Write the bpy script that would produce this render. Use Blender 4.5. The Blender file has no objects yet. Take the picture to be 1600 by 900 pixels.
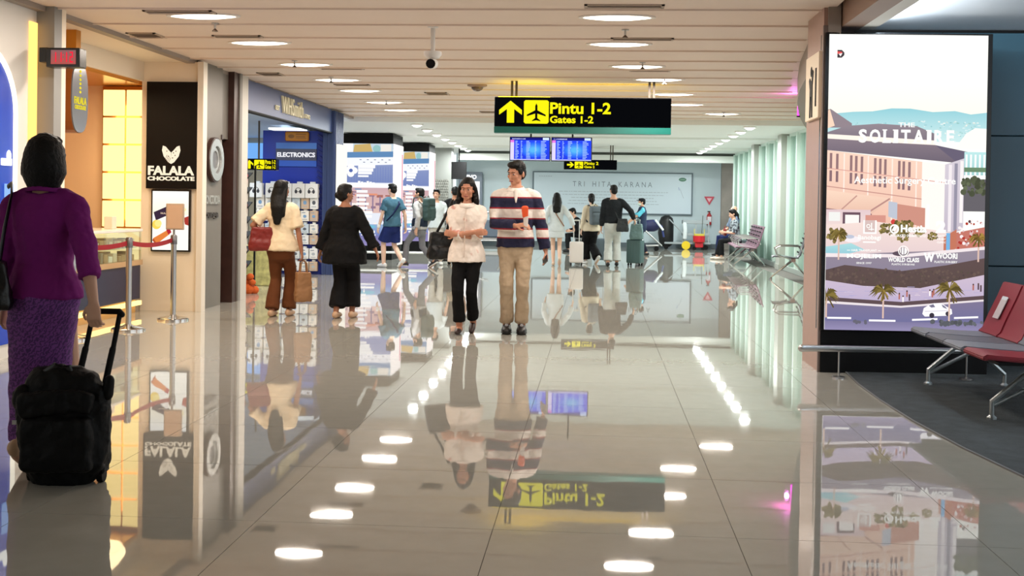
import bpy, bmesh, math, random
from mathutils import Vector, Matrix, noise
random.seed(7)
R = math.radians
S = bpy.context.scene
COL = S.collection

# ---------------------------------------------------------------- camera, world, exposure
cd = bpy.data.cameras.new('camera')
cam = bpy.data.objects.new('camera', cd)
COL.objects.link(cam)
cd.sensor_width = 36
cd.lens = 40.5
cd.shift_y = -0.06875
cd.clip_end = 200
cam.matrix_world = (Matrix.Translation((0, 0, 1.36)) @ Matrix.Rotation(R(4.204), 4, 'Z')
                    @ Matrix.Rotation(R(90 - 0.764), 4, 'X') @ Matrix.Rotation(R(0.86), 4, 'Z'))
S.camera = cam
W = bpy.data.worlds.new('World')
S.world = W
W.use_nodes = True
W.node_tree.nodes['Background'].inputs[0].default_value = (0.9, 0.97, 1.0, 1)
W.node_tree.nodes['Background'].inputs[1].default_value = 1.25
S.view_settings.view_transform = 'Standard'
S.view_settings.look = 'None'
S.view_settings.gamma = 1.0
S.view_settings.exposure = 0.14
S.view_settings.use_curve_mapping = False
S.cycles.use_denoising = True
S.cycles.max_bounces = 8
S.cycles.diffuse_bounces = 5
S.cycles.glossy_bounces = 4
S.cycles.transmission_bounces = 6
S.cycles.transparent_max_bounces = 12
S.cycles.sample_clamp_indirect = 6.0
S.cycles.caustics_refractive = False

LAMP_WARM, LAMP_COOL = (1.0, 0.88, 0.77), (0.95, 1.0, 0.98)
BOARD_LAMP_W, WHITE_LAMP_W = 34.0, 50.0

# ---------------------------------------------------------------- helpers
def lin(c):
    return tuple((x / 255 / 12.92) if x / 255 <= 0.04045 else ((x / 255 + 0.055) / 1.055) ** 2.4 for x in c[:3]) + (1.0,)

MATS = {}
def mat(name, c, rough=0.5, metal=0.0, bump=0.0, bscale=40.0, spec=0.5, vary=0.0, vscale=6.0, emit=0.0, trans=0.0, alpha=1.0, coat=0.0, sheen=0.0):
    """c is an sRGB colour 0-255"""
    if name in MATS: return MATS[name]
    m = bpy.data.materials.new(name); m.use_nodes = True
    nt = m.node_tree; b = nt.nodes['Principled BSDF']
    col = lin(c)
    b.inputs['Base Color'].default_value = col
    b.inputs['Roughness'].default_value = rough
    b.inputs['Metallic'].default_value = metal
    b.inputs['Specular IOR Level'].default_value = spec
    if coat: b.inputs['Coat Weight'].default_value = coat
    if trans: b.inputs['Transmission Weight'].default_value = trans
    if alpha < 1: b.inputs['Alpha'].default_value = alpha
    if sheen: b.inputs['Sheen Weight'].default_value = sheen
    if emit:
        b.inputs['Emission Color'].default_value = col
        b.inputs['Emission Strength'].default_value = emit
    if vary or bump:
        tc = nt.nodes.new('ShaderNodeTexCoord')
    if vary:
        n = nt.nodes.new('ShaderNodeTexNoise'); n.inputs['Scale'].default_value = vscale; n.inputs['Detail'].default_value = 4
        nt.links.new(tc.outputs['Object'], n.inputs['Vector'])
        r = nt.nodes.new('ShaderNodeValToRGB')
        r.color_ramp.elements[0].position = 0.3; r.color_ramp.elements[1].position = 0.7
        r.color_ramp.elements[0].color = tuple(x * (1 - vary) for x in col[:3]) + (1,)
        r.color_ramp.elements[1].color = tuple(min(1, x * (1 + vary)) for x in col[:3]) + (1,)
        nt.links.new(n.outputs['Fac'], r.inputs['Fac']); nt.links.new(r.outputs['Color'], b.inputs['Base Color'])
    if bump:
        n2 = nt.nodes.new('ShaderNodeTexNoise'); n2.inputs['Scale'].default_value = bscale; n2.inputs['Detail'].default_value = 3
        nt.links.new(tc.outputs['Object'], n2.inputs['Vector'])
        bp = nt.nodes.new('ShaderNodeBump'); bp.inputs['Strength'].default_value = bump; bp.inputs['Distance'].default_value = 0.01
        nt.links.new(n2.outputs['Fac'], bp.inputs['Height']); nt.links.new(bp.outputs['Normal'], b.inputs['Normal'])
    MATS[name] = m
    return m

def emat(name, c, s=1.0, sample=True):
    if name in MATS: return MATS[name]
    m = bpy.data.materials.new(name); m.use_nodes = True
    nt = m.node_tree; nt.nodes.remove(nt.nodes['Principled BSDF'])
    e = nt.nodes.new('ShaderNodeEmission'); e.inputs[0].default_value = lin(c); e.inputs[1].default_value = s
    nt.links.new(e.outputs[0], nt.nodes['Material Output'].inputs[0])
    m.cycles.emission_sampling = 'AUTO' if sample else 'NONE'
    MATS[name] = m
    return m

def artmat(name, s=0.0, rough=0.4, sample=True):
    """a printed or lit picture: colours come from the mesh's colour attribute"""
    if name in MATS: return MATS[name]
    m = bpy.data.materials.new(name); m.use_nodes = True
    nt = m.node_tree; b = nt.nodes['Principled BSDF']
    a = nt.nodes.new('ShaderNodeAttribute'); a.attribute_name = 'Col'
    if s:
        e = nt.nodes.new('ShaderNodeEmission'); e.inputs[1].default_value = s
        nt.links.new(a.outputs['Color'], e.inputs[0]); nt.links.new(e.outputs[0], nt.nodes['Material Output'].inputs[0])
        nt.nodes.remove(b)
        m.cycles.emission_sampling = 'AUTO' if sample else 'NONE'
    else:
        nt.links.new(a.outputs['Color'], b.inputs['Base Color']); b.inputs['Roughness'].default_value = rough
    MATS[name] = m
    return m

def link(o, parent=None):
    COL.objects.link(o)
    if parent is not None: o.parent = parent
    return o

def tag(o, label=None, cat=None, group=None, kind=None):
    if label: o['label'] = label
    if cat: o['category'] = cat
    if group: o['group'] = group
    if kind: o['kind'] = kind
    return o

def thing(name, label, cat, loc=(0, 0, 0), rz=0.0, group=None):
    o = bpy.data.objects.new(name, None); COL.objects.link(o)
    o.empty_display_size = 0.1
    o.location = loc; o.rotation_euler = (0, 0, R(rz))
    return tag(o, label, cat, group)

class MB:
    """collects simple solids into one mesh"""
    def __init__(s): s.bm = bmesh.new()
    def box(s, c, d, rot=None, bev=0.0, seg=1):
        r = bmesh.ops.create_cube(s.bm, size=1.0); vs = r['verts']
        for v in vs: v.co = Vector((v.co.x * d[0], v.co.y * d[1], v.co.z * d[2]))
        if bev:
            es = list({e for v in vs for e in v.link_edges})
            rr = bmesh.ops.bevel(s.bm, geom=es, offset=bev, segments=seg, affect='EDGES', profile=0.6)
            vs = list({v for f in rr['faces'] for v in f.verts} | {v for v in vs if v.is_valid})
        M = rot.to_4x4() if rot is not None else Matrix()
        for v in vs: v.co = M @ v.co + Vector(c)
        return s
    def b2(s, x0, x1, y0, y1, z0, z1, bev=0.0):
        return s.box(((x0 + x1) / 2, (y0 + y1) / 2, (z0 + z1) / 2), (abs(x1 - x0), abs(y1 - y0), abs(z1 - z0)), bev=bev)
    def tube(s, pts, rads, n=12, ref=(1, 0, 0), cap=True, cap0=True, cap1=True):
        pts = [Vector(p) for p in pts]
        rads = [(r, r) if not isinstance(r, (tuple, list)) else r for r in rads]
        if len(rads) == 1: rads = rads * len(pts)
        P, Q = list(pts), list(rads)
        if cap:
            d0 = (pts[0] - pts[1]).normalized(); d1 = (pts[-1] - pts[-2]).normalized()
            a, b = rads[0], rads[-1]; ra, rb = min(a), min(b)
            P = ([pts[0] + d0 * ra * 0.95, pts[0] + d0 * ra * 0.6] if cap0 else []) + P + ([pts[-1] + d1 * rb * 0.6, pts[-1] + d1 * rb * 0.95] if cap1 else [])
            Q = ([(a[0] * .3, a[1] * .3), (a[0] * .8, a[1] * .8)] if cap0 else []) + Q + ([(b[0] * .8, b[1] * .8), (b[0] * .3, b[1] * .3)] if cap1 else [])
        rings = []
        for i, p in enumerate(P):
            t = (P[min(i + 1, len(P) - 1)] - P[max(i - 1, 0)]).normalized()
            u = Vector(ref) - t * Vector(ref).dot(t)
            if u.length < 0.05: u = Vector((0, 1, 0)) - t * t.y
            u.normalize(); w = t.cross(u)
            rings.append([s.bm.verts.new(p + u * Q[i][0] * math.cos(2 * math.pi * k / n) + w * Q[i][1] * math.sin(2 * math.pi * k / n)) for k in range(n)])
        for a, b in zip(rings, rings[1:]):
            for k in range(n): s.bm.faces.new((a[k], a[(k + 1) % n], b[(k + 1) % n], b[k]))
        s.bm.faces.new(rings[0][::-1]); s.bm.faces.new(rings[-1])
        return s
    def cyl(s, p0, p1, r0, r1=None, n=12):
        return s.tube([p0, p1], [r0, r0 if r1 is None else r1], n=n, cap=False, ref=(1, 0.01, 0.02))
    def ell(s, c, r, rot=None, n=12, m=8):
        res = bmesh.ops.create_uvsphere(s.bm, u_segments=n, v_segments=m, radius=1.0)
        M = rot.to_4x4() if rot is not None else Matrix()
        for v in res['verts']: v.co = M @ Vector((v.co.x * r[0], v.co.y * r[1], v.co.z * r[2])) + Vector(c)
        return s
    def prism(s, poly, d, fn):
        """poly: 2D points; fn(u, v, w) -> 3D; extruded w = 0..d"""
        a = [s.bm.verts.new(fn(u, v, 0)) for u, v in poly]; b = [s.bm.verts.new(fn(u, v, d)) for u, v in poly]
        s.bm.faces.new(a[::-1]); s.bm.faces.new(b)
        for i in range(len(a)): s.bm.faces.new((a[i], a[(i + 1) % len(a)], b[(i + 1) % len(a)], b[i]))
        return s
    def strip(s, left, right):
        a = [s.bm.verts.new(p) for p in left]; b = [s.bm.verts.new(p) for p in right]
        for i in range(len(a) - 1): s.bm.faces.new((a[i], a[i + 1], b[i + 1], b[i]))
        return s
    def lathe(s, prof, c=(0, 0, 0), n=16):
        rings = [[s.bm.verts.new((c[0] + r * math.cos(2 * math.pi * k / n), c[1] + r * math.sin(2 * math.pi * k / n), c[2] + z)) for k in range(n)] for r, z in prof]
        for a, b in zip(rings, rings[1:]):
            for k in range(n): s.bm.faces.new((a[k], a[(k + 1) % n], b[(k + 1) % n], b[k]))
        s.bm.faces.new(rings[0][::-1]); s.bm.faces.new(rings[-1])
        return s
    def mesh(s, name, m, smooth=False):
        bmesh.ops.recalc_face_normals(s.bm, faces=s.bm.faces)
        me = bpy.data.meshes.new(name); s.bm.to_mesh(me); s.bm.free()
        if m: me.materials.append(m)
        if smooth:
            for p in me.polygons: p.use_smooth = True
            try: me.set_sharp_from_angle(angle=R(40))
            except Exception: pass
        return me
    def build(s, name, m, parent=None, loc=None, rot=None, smooth=False):
        o = bpy.data.objects.new(name, s.mesh(name, m, smooth)); link(o, parent)
        if loc is not None: o.location = loc
        if rot is not None: o.rotation_euler = rot
        return o

def box(name, m, x0, x1, y0, y1, z0, z1, parent=None, bev=0.0):
    return MB().b2(x0, x1, y0, y1, z0, z1, bev).build(name, m, parent)
def struct(o): o['kind'] = 'structure'; return o

DG = lambda: bpy.context.evaluated_depsgraph_get()
_txt = {}
def text_mesh(t, bold=0.0, res=3):
    """flat triangles of a line of lettering: (verts2d, faces, width, ymin, ymax)"""
    k = (t, bold, res)
    if k in _txt: return _txt[k]
    c = bpy.data.curves.new('t', 'FONT'); c.body = t; c.resolution_u = res; c.offset = bold; c.fill_mode = 'FRONT'
    o = bpy.data.objects.new('t', c); COL.objects.link(o)
    bpy.context.view_layer.update()
    me = bpy.data.meshes.new_from_object(o.evaluated_get(DG()))
    vs = [(v.co.x, v.co.y) for v in me.vertices]; fs = [tuple(p.vertices) for p in me.polygons]
    bpy.data.objects.remove(o); bpy.data.curves.remove(c); bpy.data.meshes.remove(me)
    xs = [v[0] for v in vs]; ys = [v[1] for v in vs]
    _txt[k] = (vs, fs, min(xs), max(xs), min(ys), max(ys))
    return _txt[k]

class Art:
    """a flat picture made of coloured pieces, in its own px units (y down), scaled to w x h metres;
    local plane is XZ facing -Y, lower left corner at the origin"""
    def __init__(s, pw, ph, w, h): s.pw, s.ph, s.w, s.h = pw, ph, w, h; s.V = []; s.F = []; s.C = []; s.n = 0
    def P(s, x, y, k):
        x = min(max(x, 0), s.pw); y = min(max(y, 0), s.ph)
        return (x / s.pw * s.w, -0.00003 * k, (1 - y / s.ph) * s.h)
    def poly(s, pts, c, c2=None, step=True):
        """c2: colour of the lowest point (vertical gradient)"""
        if step: s.n += 1
        i = len(s.V); ys = [p[1] for p in pts]; y0, y1 = min(ys), max(ys)
        for x, y in pts:
            s.V.append(s.P(x, y, s.n))
            if c2 is None: s.C.append(lin(c))
            else:
                t = (y - y0) / max(1e-6, y1 - y0); s.C.append(lin([a + (b - a) * t for a, b in zip(c, c2)]))
        s.F.append(tuple(range(i, i + len(pts))))
    def rect(s, x0, y0, x1, y1, c, c2=None, step=True): s.poly([(x0, y1), (x1, y1), (x1, y0), (x0, y0)], c, c2, step)
    def disc(s, x, y, r, c, n=16, ry=None, step=True):
        ry = ry or r; s.poly([(x + r * math.cos(2 * math.pi * k / n), y + ry * math.sin(2 * math.pi * k / n)) for k in range(n)], c, None, step)
    def ring(s, x, y, r, r2, c, n=20):
        s.n += 1
        for k in range(n):
            a, b = 2 * math.pi * k / n, 2 * math.pi * (k + 1) / n
            s.poly([(x + r * math.cos(a), y + r * math.sin(a)), (x + r * math.cos(b), y + r * math.sin(b)), (x + r2 * math.cos(b), y + r2 * math.sin(b)), (x + r2 * math.cos(a), y + r2 * math.sin(a))], c, None, False)
    def line(s, x0, y0, x1, y1, w, c, step=True):
        d = math.hypot(x1 - x0, y1 - y0) or 1; nx, ny = -(y1 - y0) / d * w / 2, (x1 - x0) / d * w / 2
        s.poly([(x0 + nx, y0 + ny), (x1 + nx, y1 + ny), (x1 - nx, y1 - ny), (x0 - nx, y0 - ny)], c, None, step)
    def text(s, t, x0, y0, x1, y1, c, bold=0.02, res=3):
        """fits the letters into the box"""
        vs, fs, ax, bx, ay, by = text_mesh(t, bold, res); s.n += 1
        i = len(s.V); col = lin(c)
        for x, y in vs:
            s.V.append(s.P(x0 + (x - ax) / (bx - ax) * (x1 - x0), y1 - (y - ay) / (by - ay) * (y1 - y0), s.n)); s.C.append(col)
        for f in fs: s.F.append(tuple(i + k for k in f))
    def build(s, name, m, parent=None, loc=(0, 0, 0), rot=None):
        me = bpy.data.meshes.new(name); me.from_pydata(s.V, [], s.F); me.update()
        a = me.color_attributes.new('Col', 'FLOAT_COLOR', 'POINT')
        for i, c in enumerate(s.C): a.data[i].color = c
        me.materials.append(m)
        o = bpy.data.objects.new(name, me); link(o, parent); o.location = loc
        if rot: o.rotation_euler = rot
        return o

def letters(name, t, w, h, m, parent, loc, rot=(0, 0, 0), depth=0.01, bold=0.02, res=3):
    """raised lettering fitted to w x h, in the local XZ plane facing -Y"""
    vs, fs, ax, bx, ay, by = text_mesh(t, bold, res)
    b = MB(); V = [b.bm.verts.new(((x - ax) / (bx - ax) * w, 0, (y - ay) / (by - ay) * h)) for x, y in vs]
    for f in fs:
        try: b.bm.faces.new([V[i] for i in f])
        except ValueError: pass
    bmesh.ops.remove_doubles(b.bm, verts=b.bm.verts, dist=1e-5)
    if depth:
        g = bmesh.ops.extrude_face_region(b.bm, geom=list(b.bm.faces))
        for v in g['geom']:
            if isinstance(v, bmesh.types.BMVert): v.co.y -= depth
    return b.build(name, m, parent, loc, rot)

def area(name, parent, loc, size, w, col, spread=180, sy=None, rot=(0, 0, 0)):
    l = bpy.data.lights.new(name, 'AREA'); l.shape = 'ELLIPSE' if sy else 'DISK'; l.size = size
    if sy: l.size_y = sy
    l.energy = w; l.color = col; l.spread = R(spread)
    o = bpy.data.objects.new(name, l); link(o, parent); o.location = loc; o.rotation_euler = rot
    return o
def arrow_up(a, x0, y0, x1, y1, c):
    cx = (x0 + x1) / 2; w = (x1 - x0); h = y1 - y0; s = w * .16
    a.poly([(cx, y0), (x1, y0 + h * .42), (x1, y0 + h * .64), (cx, y0 + h * .26)], c)
    a.poly([(cx, y0), (cx, y0 + h * .26), (x0, y0 + h * .64), (x0, y0 + h * .42)], c)
    a.rect(cx - s, y0 + h * .2, cx + s, y1, c)
def arrow_right(a, x0, y0, x1, y1, c):
    cy = (y0 + y1) / 2; w = x1 - x0; h = y1 - y0; s = h * .16
    a.poly([(x1, cy), (x1 - w * .42, y1), (x1 - w * .66, y1), (x1 - w * .26, cy)], c)
    a.poly([(x1, cy), (x1 - w * .26, cy), (x1 - w * .66, y0), (x1 - w * .42, y0)], c)
    a.rect(x0, cy - s, x1 - w * .2, cy + s, c)
def plane_icon(a, x0, y0, x1, y1, bg, fg):
    w = x1 - x0; h = y1 - y0; X = lambda u: x0 + u * w; Y = lambda v: y0 + v * h
    a.poly([(X(.06), y0), (x0, Y(.06)), (x0, Y(.94)), (X(.06), y1), (X(.94), y1), (x1, Y(.94)), (x1, Y(.06)), (X(.94), y0)], bg)
    a.poly([(X(.5), Y(.13)), (X(.455), Y(.24)), (X(.455), Y(.85)), (X(.545), Y(.85)), (X(.545), Y(.24))], fg)
    a.poly([(X(.47), Y(.42)), (X(.12), Y(.62)), (X(.12), Y(.69)), (X(.47), Y(.57))], fg)
    a.poly([(X(.53), Y(.42)), (X(.53), Y(.57)), (X(.88), Y(.69)), (X(.88), Y(.62))], fg)
    a.poly([(X(.46), Y(.76)), (X(.33), Y(.87)), (X(.33), Y(.9)), (X(.5), Y(.86)), (X(.67), Y(.9)), (X(.67), Y(.87)), (X(.54), Y(.76))], fg)
# ---------------------------------------------------------------- materials of the shell
def floor_material():
    m = mat('polished_tile', (168, 160, 148), rough=0.022, spec=0.62)
    nt = m.node_tree; b = nt.nodes['Principled BSDF']
    geo = nt.nodes.new('ShaderNodeNewGeometry')
    n = nt.nodes.new('ShaderNodeTexNoise'); n.inputs['Scale'].default_value = 2.2; n.inputs['Detail'].default_value = 2
    nt.links.new(geo.outputs['Position'], n.inputs['Vector'])
    n2 = nt.nodes.new('ShaderNodeTexNoise'); n2.inputs['Scale'].default_value = 9; n2.inputs['Detail'].default_value = 5
    nt.links.new(geo.outputs['Position'], n2.inputs['Vector'])
    r = nt.nodes.new('ShaderNodeValToRGB')
    r.color_ramp.elements[0].color = lin((166, 165, 156)); r.color_ramp.elements[1].color = lin((178, 176, 167))
    nt.links.new(n2.outputs['Fac'], r.inputs['Fac']); nt.links.new(r.outputs['Color'], b.inputs['Base Color'])
    b.inputs['Coat Weight'].default_value = 0.22; b.inputs['Coat Roughness'].default_value = 0.02; b.inputs['Coat IOR'].default_value = 1.6
    bp = nt.nodes.new('ShaderNodeBump'); bp.inputs['Strength'].default_value = 0.02; bp.inputs['Distance'].default_value = 0.02
    nt.links.new(n.outputs['Fac'], bp.inputs['Height']); nt.links.new(bp.outputs['Normal'], b.inputs['Normal']); nt.links.new(bp.outputs['Normal'], b.inputs['Coat Normal'])
    return m
TILE = floor_material()
GROUT = mat('grout', (92, 88, 82), 0.8)
BOARD = mat('ceiling_board', (230, 212, 198), 0.55, vary=0.02, vscale=1.5)
GAP = mat('board_gap', (120, 108, 98), 0.8)
WHITE = mat('white_paint', (236, 238, 234), 0.6)
CREAM = mat('cream_paint', (236, 222, 200), 0.6)
GREYW = mat('grey_panel', (112, 107, 100), 0.45, vary=0.06, vscale=3)
LIGHTG = mat('light_grey', (196, 192, 184), 0.5)
BROWN = mat('dark_walnut', (58, 34, 28), 0.4, vary=0.2, vscale=8)
BLACK = mat('black_gloss', (10, 10, 12), 0.25)
BLACKM = mat('black_matt', (6, 6, 7), 0.6, spec=.2)
STEEL = mat('brushed_steel', (190, 190, 190), 0.28, 1.0)
CHROME = mat('chrome', (214, 214, 214), 0.12, 1.0)
NAVY = mat('navy_panel', (22, 30, 68), 0.4)
ORANGE = mat('amber_wall', (224, 190, 150), 0.5)
GOLD = mat('gold_sheet', (232, 160, 60), 0.22, 0.75)
PINKW = mat('mauve_cladding', (170, 138, 126), 0.35, vary=0.04)
TEAL = mat('teal_glass_panel', (48, 78, 92), 0.3)
BLUEF = mat('shop_blue', (54, 72, 118), 0.4)
BLUED = mat('deep_blue', (20, 48, 160), 0.35)
FARW = mat('cool_grey_wall', (196, 212, 218), 0.3)
STONE = mat('grey_stone', (118, 118, 112), 0.6, vary=0.3, vscale=9, bump=0.2)

# ---------------------------------------------------------------- floor
fl = struct(box('floor', GROUT, -8.2, 4.5, -3, 38, -0.08, -0.006))
seam_x = [0.59 + k for k in range(-9, 4)]                 # tile seams measured off the photograph
def tile_mesh(x0, x1, y0, y1):
    return MB().b2(x0, x1, y0, y1, -0.01, 0.0)
t0 = None
far = MB()
for i in range(-8, 4):
    for j in range(-4, 38):
        x, y = 0.09 + i, 0.25 + j
        if 3 <= j < 24 and -6 <= i < 4:
            if t0 is None:
                t0 = MB().b2(-.4985, .4985, -.4985, .4985, -.01, 0).build('tile', TILE, fl, (x, y, 0))
            else:
                o = t0.copy(); o.location = (x, y, 0); link(o)
        else:
            far.b2(x - .4985, x + .4985, y - .4985, y + .4985, -.01, 0)
tag(far.build('distant_tiles', TILE, fl), kind='stuff')
# carpet of the seating bay
edge = [(2.33, 4.6), (2.19, 6.03), (2.10, 6.71), (2.04, 7.5), (2.02, 8.3), (2.03, 9.0), (2.07, 9.62), (2.1, 10.4)]
CARPET = mat('carpet_pile', (52, 58, 60), 0.95, bump=0.8, bscale=160, vary=0.28, vscale=9)
c = MB(); poly = [(2.6, 2.0)] + edge + [(7, 10.4), (7, 2.0)]
c.prism(poly, 0.008, lambda u, v, w: (u, v, 0.0008 + w))
struct(c.build('floor.001', CARPET))
e = MB()
for a, b in zip(edge[:-1], edge[1:]):
    d = Vector((b[0] - a[0], b[1] - a[1], 0)); e.box(((a[0] + b[0]) / 2 - .008, (a[1] + b[1]) / 2, .005), (.014, d.length, .009), Matrix.Rotation(-math.atan2(d.x, d.y), 3, 'Z'))
struct(e.build('trim_1', mat('carpet_edge', (96, 96, 94), .5)))

# ---------------------------------------------------------------- ceilings
ce = struct(box('ceiling', GAP, -5.0, 6.4, 3.6, 22.45, 3.05, 3.12))
CURVE = [(3, 1.86), (9.5, 1.86), (10.23, 1.91), (11.7, 2.08), (13.36, 2.28), (14.96, 2.53), (17.08, 2.92), (19.14, 3.36), (22.6, 4.15)]
def right_edge(y):
    for (a, xa), (b, xb) in zip(CURVE, CURVE[1:]):
        if a <= y <= b: return xa + (xb - xa) * (y - a) / (b - a)
    return CURVE[-1][1]
y = 3.7; k = 0
while y < 22.3:
    y2 = y + 0.845
    P = [(-4.86, y), (right_edge(y) + .06, y), (right_edge(y2) + .06, y2), (-4.86, y2)]
    b = MB(); b.prism(P, 0.03, lambda u, v, w: (u, v, 3.0 + w)); 
    b.b2(-4.86, right_edge(y) + .06, y2 - .02, y2, 2.985, 3.0)
    b.build('ceiling_board', BOARD, ce)
    y += 0.872
# the wall-side edge channel of the board ceiling
struct(box('trim_2', mat('edge_channel', (150, 138, 128), .5), -4.9, -4.8, 3.6, 22.4, 2.955, 3.0))
# the hall goes on behind the viewer and is closed there
struct(box('wall_front', mat('hall_wall', (150, 140, 130), .6), -8.2, 7, -3.2, -3, 0, 3.1))
struct(box('ceiling.007', mat('hall_ceiling', (200, 186, 172), .6), -8.2, 7, -3, 3.6, 3.03, 3.12))
# curved bulkhead along the right edge
l, r_ = [], []
b = MB(); pts = [(y, right_edge(y)) for y in [9.62 + .45 * i for i in range(24)]]
for (ya, xa), (yb, xb) in zip(pts, pts[1:]):
    d = Vector((xb - xa, yb - ya, 0)); n = Vector((d.y, -d.x, 0)).normalized() * .10
    b.prism([(xa, ya), (xb, yb), (xb + n.x, yb + n.y), (xa + n.x, ya + n.y)], .36, lambda u, v, w: (u, v, 2.68 + w))
struct(b.build('trim_3', mat('bulkhead_grey', (150, 138, 128), .5)))
# smooth white ceiling further in, and its end bulkheads
struct(box('ceiling.001', WHITE, -8.2, 4.5, 22.4, 38, 2.9, 3.12))
for n_, (yy, zz) in enumerate(((26.6, 2.86), (31.2, 2.83))):
    struct(box('trim_%d' % (4 + n_), WHITE, -4.2, 4.4, yy, yy + .08, zz, 2.9))
struct(box('trim_6', WHITE, -4.2, 4.1, 34.6, 34.9, 2.62, 2.82))
struct(box('trim_7', mat('shadow_gap', (92, 96, 92), .7), -4.2, 4.1, 34.7, 34.9, 2.8, 2.9))
# seating-bay ceiling with its brown rim
struct(box('ceiling.002', mat('bay_ceiling', (214, 222, 230), .5), 2.14, 7, 2, 10.5, 2.93, 3.02))
t = thing('added_fill_light', 'added pale fill light hidden behind the brown ceiling rim of the seating bay', 'light strip', (2.17, 6.2, 2.86)); box('tray', WHITE, -.02, .1, -3.6, 3.6, -.02, 0, t); box('light_strip', emat('added_fill_strip', (226, 240, 255), 4), .02, .07, -3.6, 3.6, .001, .012, t)  # unseen strip and lamp added to brighten the bay ceiling
al = area('lamp', t, (.06, 0, .02), 7.0, 380, (.86, .94, 1.0)); al.data.shape = 'RECTANGLE'; al.data.size = .05; al.data.size_y = 7.0; al.rotation_euler = (R(180), R(62), 0)
struct(box('trim_8', mat('rim_brown', (150, 122, 106), .5), 1.98, 2.15, 2, 10.3, 2.84, 3.05))
# ceiling over the shops on the left
struct(box('ceiling.003', CREAM, -8.2, -4.86, 3.6, 15.5, 2.97, 3.12))

# ---------------------------------------------------------------- right side shell
pil = struct(box('wall_right', PINKW, 1.84, 1.98, 9.66, 10.38, 0, 3.05))
struct(box('trim_9', mat('pillar_edge', (120, 104, 98), .4), 1.832, 1.95, 9.63, 9.662, 0, 2.85))
struct(box('wall_right.001', PINKW, 1.98, 4.4, 10.6, 10.75, 0, 3.05))
bay = struct(box('wall_back', BLACKM, 1.98, 7, 10.4, 10.5, 0, 3.0))
xx = 2.0
for i in range(5):
    for z0, z1 in ((.32, .86), (.868, 2.0), (2.008, 2.9)):
        box('panel', TEAL, xx + i * 1.0 + .004, xx + i * 1.0 + .996, 10.36, 10.4, z0, z1, bay, bev=.004)

# glass wall at the far right with columns and vertical blinds
GLASS = bpy.data.materials.new('clear_glass'); GLASS.use_nodes = True; nt = GLASS.node_tree; nt.nodes.remove(nt.nodes['Principled BSDF'])
g1 = nt.nodes.new('ShaderNodeBsdfTransparent'); g1.inputs[0].default_value = (.93, 1, .97, 1); g2 = nt.nodes.new('ShaderNodeBsdfGlossy'); g2.inputs['Roughness'].default_value = .02
gm = nt.nodes.new('ShaderNodeMixShader'); gm.inputs[0].default_value = .1
nt.links.new(g1.outputs[0], gm.inputs[1]); nt.links.new(g2.outputs[0], gm.inputs[2]); nt.links.new(gm.outputs[0], nt.nodes['Material Output'].inputs[0])
FROST = mat('frosted_glass', (196, 208, 202), 0.5, spec=.2)
nt = FROST.node_tree; tr = nt.nodes.new('ShaderNodeBsdfTranslucent'); tr.inputs[0].default_value = lin((206, 222, 214))
mx = nt.nodes.new('ShaderNodeMixShader'); mx.inputs[0].default_value = 0.75
nt.links.new(nt.nodes['Principled BSDF'].outputs[0], mx.inputs[1]); nt.links.new(tr.outputs[0], mx.inputs[2])
nt.links.new(mx.outputs[0], nt.nodes['Material Output'].inputs[0])
COLM = mat('column_panel', (170, 174, 166), 0.4)
gn = 0
for ya, yb in ((19.2, 24.9), (25.5, 29.2), (30.1, 34.6)):
    gn += 1
    f = MB()
    ny = max(2, round((yb - ya) / 1.1))
    for k in range(ny + 1):
        yy = ya + (yb - ya) * k / ny; f.b2(4.02, 4.16, yy - .03, yy + .03, 0.06, 2.86)
    f.b2(4.06, 4.18, ya, yb, 2.82, 2.9); f.b2(4.06, 4.18, ya, yb, 0, .08)
    w = struct(f.build('window_%d' % gn, mat('mullion', (214, 232, 224), .5)))
    for k in range(ny):
        a, b_ = ya + (yb - ya) * k / ny + .03, ya + (yb - ya) * (k + 1) / ny - .03
        box('pane', FROST, 4.115, 4.125, a, b_, .08, 2.82, w); MB().b2(4.0, 4.09, (a + b_) / 2 - .02, (a + b_) / 2 + .02, .08, 2.82).build('fin', FROST, w)
for n_, (yy, x1) in enumerate(((24.95, 4.3), (29.25, 4.2))):
    struct(MB().b2(3.9, x1 + .1, yy, yy + .5, 0, 2.9, .012).b2(3.885, x1 + .11, yy - .012, yy + .51, 0, .12).build('trim_%d' % (10 + n_), COLM))
struct(box('baseboard_right', mat('sill_grey', (150, 160, 154), .5), 3.98, 4.12, 19.2, 34.6, 0, .1))
# ground outside the glass, seen pale through the blinds
struct(box('floor.002', mat('outside_paving', (220, 226, 220), .8), 4.5, 14, 12, 44, -.1, -.02))

# far end
fw = struct(box('wall_back.001', FARW, -4.5, 4.3, 36.6, 36.8, 0, 3.1))
struct(box('baseboard_back', mat('base_grey', (86, 98, 104), .5), -4.5, 4.2, 36.55, 36.62, 0, .14))
struct(box('wall_right.003', mat('taupe_stone', (112, 106, 98), .5, vary=.2, vscale=2), 3.79, 5.2, 35.6, 35.8, 0, 2.9))
struct(box('wall_left.001', mat('column_grey', (140, 142, 138), .5), -4.81, -4.2, 33.0, 33.5, 0, 2.95))
st = MB()
struct(box('wall_left.002', mat('pale_grey', (180, 184, 182), .6), -8.2, -4.9, 37.2, 37.4, 0, 3.1))

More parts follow.
